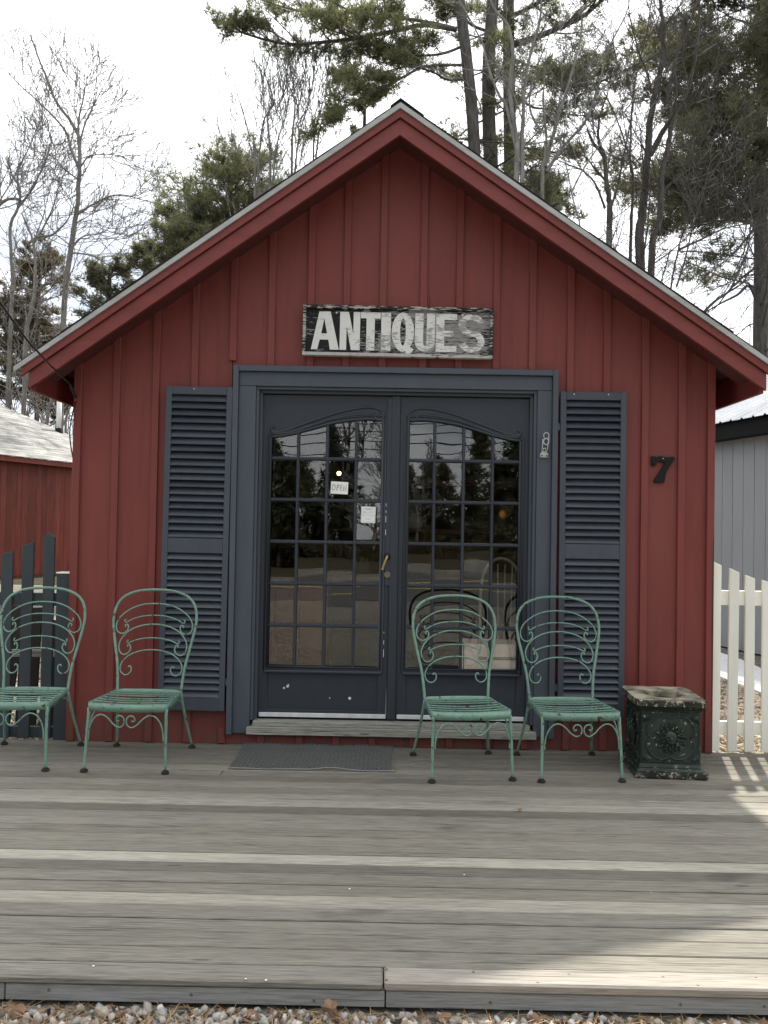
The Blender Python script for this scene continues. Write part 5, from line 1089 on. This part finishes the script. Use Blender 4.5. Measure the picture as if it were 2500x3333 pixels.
# ------------------------------------------------------------------ across the road (seen mirrored in the panes, plus unseen spruces that block sky)
def far_conifer(x, Y, h, w, label, mat='dark_needle'):
    tr = empty('spruce_tree', (x, Y, GZ), label=label, cat='tree', group='evergreens across the road'); C = []; D = []; T = [(np.array([[0, 0, 0], [0, 0, h]]), .16, .02, 7)]
    nn = int(h*26)
    for j in range(nn):
        u = (j+rng.random())/nn; z = h*(.08+.92*u); a = rng.uniform(0, 2*PI); l = w*(1-u)**.8*rng.uniform(.6, 1.15)+.12; d = np.array([math.cos(a), math.sin(a), -.12]); q = np.array([0, 0, z]); T.append((np.array([q, q+d*l]), .02, .006, 3))
        for s in np.linspace(.25, 1, max(3, int(l*6))): 
            for _ in range(3): C.append(q+d*l*s+rng.normal(size=3)*.10); D.append(nrm(d+rng.normal(size=3)*.3))
    tubes_mesh('trunk', T, 'dark_bark', tr); tufts('crown', C, D, .32, mat, tr, 6, .07, .8); return tr
for i, (x, Y, h, w) in enumerate(((-9.5, -33, 12, 2.6), (-6.6, -36, 10.5, 2.4), (-4.6, -30, 6.0, 1.6), (-3.0, -40, 6.8, 1.8), (.9, -46, 4.6, 1.4), (2.6, -44, 6.1, 1.5), (4.9, -42, 7.6, 2.0), (6.6, -34, 8.5, 2.2), (9.4, -38, 11, 2.6), (-13, -36, 12, 3), (13, -36, 11, 3))):
    far_conifer(x, Y, h, w, ('tallest leftmost', 'broad left', 'short near left', 'narrow left of centre', 'smallest', 'low one right of centre', 'mid height right', 'broad near right', 'tall far right', 'outermost left', 'outermost right')[i]+' spruce across the road, mirrored in the panes')
wall_x = [x for x in list(range(-70, -14, 6))+list(range(17, 72, 6))]  # spruce rows added out of view to block the low front sky
src = far_conifer(wall_x[0], -31, 12.5, 3.4, 'outermost dark spruce of the unseen row added far left across the road to block low sky'); kids = [o for o in bpy.data.objects if o.parent == src]
for i, x in enumerate(wall_x[1:]):
    o = src.copy(); COL.objects.link(o); o.location = (x+random.uniform(-1, 1), -31-random.uniform(0, 5), GZ); o.rotation_euler.z = random.uniform(0, 6); o.scale = (1.1, 1.1, random.uniform(.85, 1.15))
    for ch in kids: c = ch.copy(); COL.objects.link(c); c.parent = o
    o['label'] = 'unseen dark spruce added across the road to block low sky, %s of the group, %s the shop' % (('first', 'second', 'third', 'fourth', 'fifth', 'sixth', 'seventh', 'eighth', 'ninth', 'tenth')[i % 10], 'left of' if x < 0 else 'right of')
for i, (x, Y, h) in enumerate(((-1.9, -38, 6.6), (-.4, -36, 5.6), (1.8, -40, 4.8), (3.8, -46, 5.6), (-5.6, -28, 8.0), (8, -30, 8))):
    tr = empty('bare_tree', (x, Y, GZ), label=('slender leafless tree left of centre', 'low leafless tree at the centre', 'shortest leafless tree right of centre', 'farthest leafless tree on the right', 'tall nearer leafless tree on the left', 'tall nearer leafless tree on the right')[i]+' across the road', cat='tree', group='leafless trees across the road'); T = []
    pth = [np.array([0, 0, 0.]), np.array([rng.normal()*.2, 0, h*.4]), np.array([rng.normal()*.4, 0, h])]; T.append((np.array([tuple(p) for p in catmull(pth, 5)]), .12, .03, 6))
    for j in range(26):
        q, dd = along(pth, .2+.8*rng.random()); ax = nrm(rng.normal(size=3)); grow(T, [], q, nrm(dd*.8+ax*.8), h*.25*rng.uniform(.5, 1.2), .04, 1, dict(BARE, rmin=.014))
    tubes_mesh('trunk', T, 'grey_bark', tr)
bh = empty('low_hedge', (0, -31, GZ), label='low tangled hedge line across the road', cat='hedge'); C = []; D = []
for j in range(2600): C.append(np.array([rng.uniform(-14, 14), rng.normal()*.5, abs(rng.normal())*.45])); D.append(nrm(rng.normal(size=3)+[0, 0, .8]))
tufts('foliage', C, D, .35, 'brown_needle', bh, 5, .06, .8)
pl = []
for x in (-16, 15):
    po = empty('utility_pole', (x, -38.0, GZ), label='wooden utility pole across the road at the %s end of the wires' % ('west' if x < 0 else 'east'), cat='pole')
    b = B(); b.tube([(0, 0, 0), (0, 0, 9.6)], [.16, .11], 10); b.build('pole', 'dark_bark', po); b = B(); b.box(-.06, .06, -.9, .9, 8.6, 8.72); b.build('crossarm', 'dark_bark', po)
for i, (z, sl_) in enumerate(((6.9, .05), (6.45, .055), (5.9, .085), (5.45, .10))):
    b = B(); b.tube([(x, 0, z+sl_*x*.55+.0022*x*x) for x in np.linspace(-16, 15, 14)], .03, 5); o = b.build('overhead_wire', 'black_iron'); o.location = (0, -37.6+i*.1, 0); tag(o, 'overhead wire strung across the road, ' + ('topmost', 'second from top', 'third from top', 'lowest')[i]+' of four', 'wire', 'overhead wires across the road')
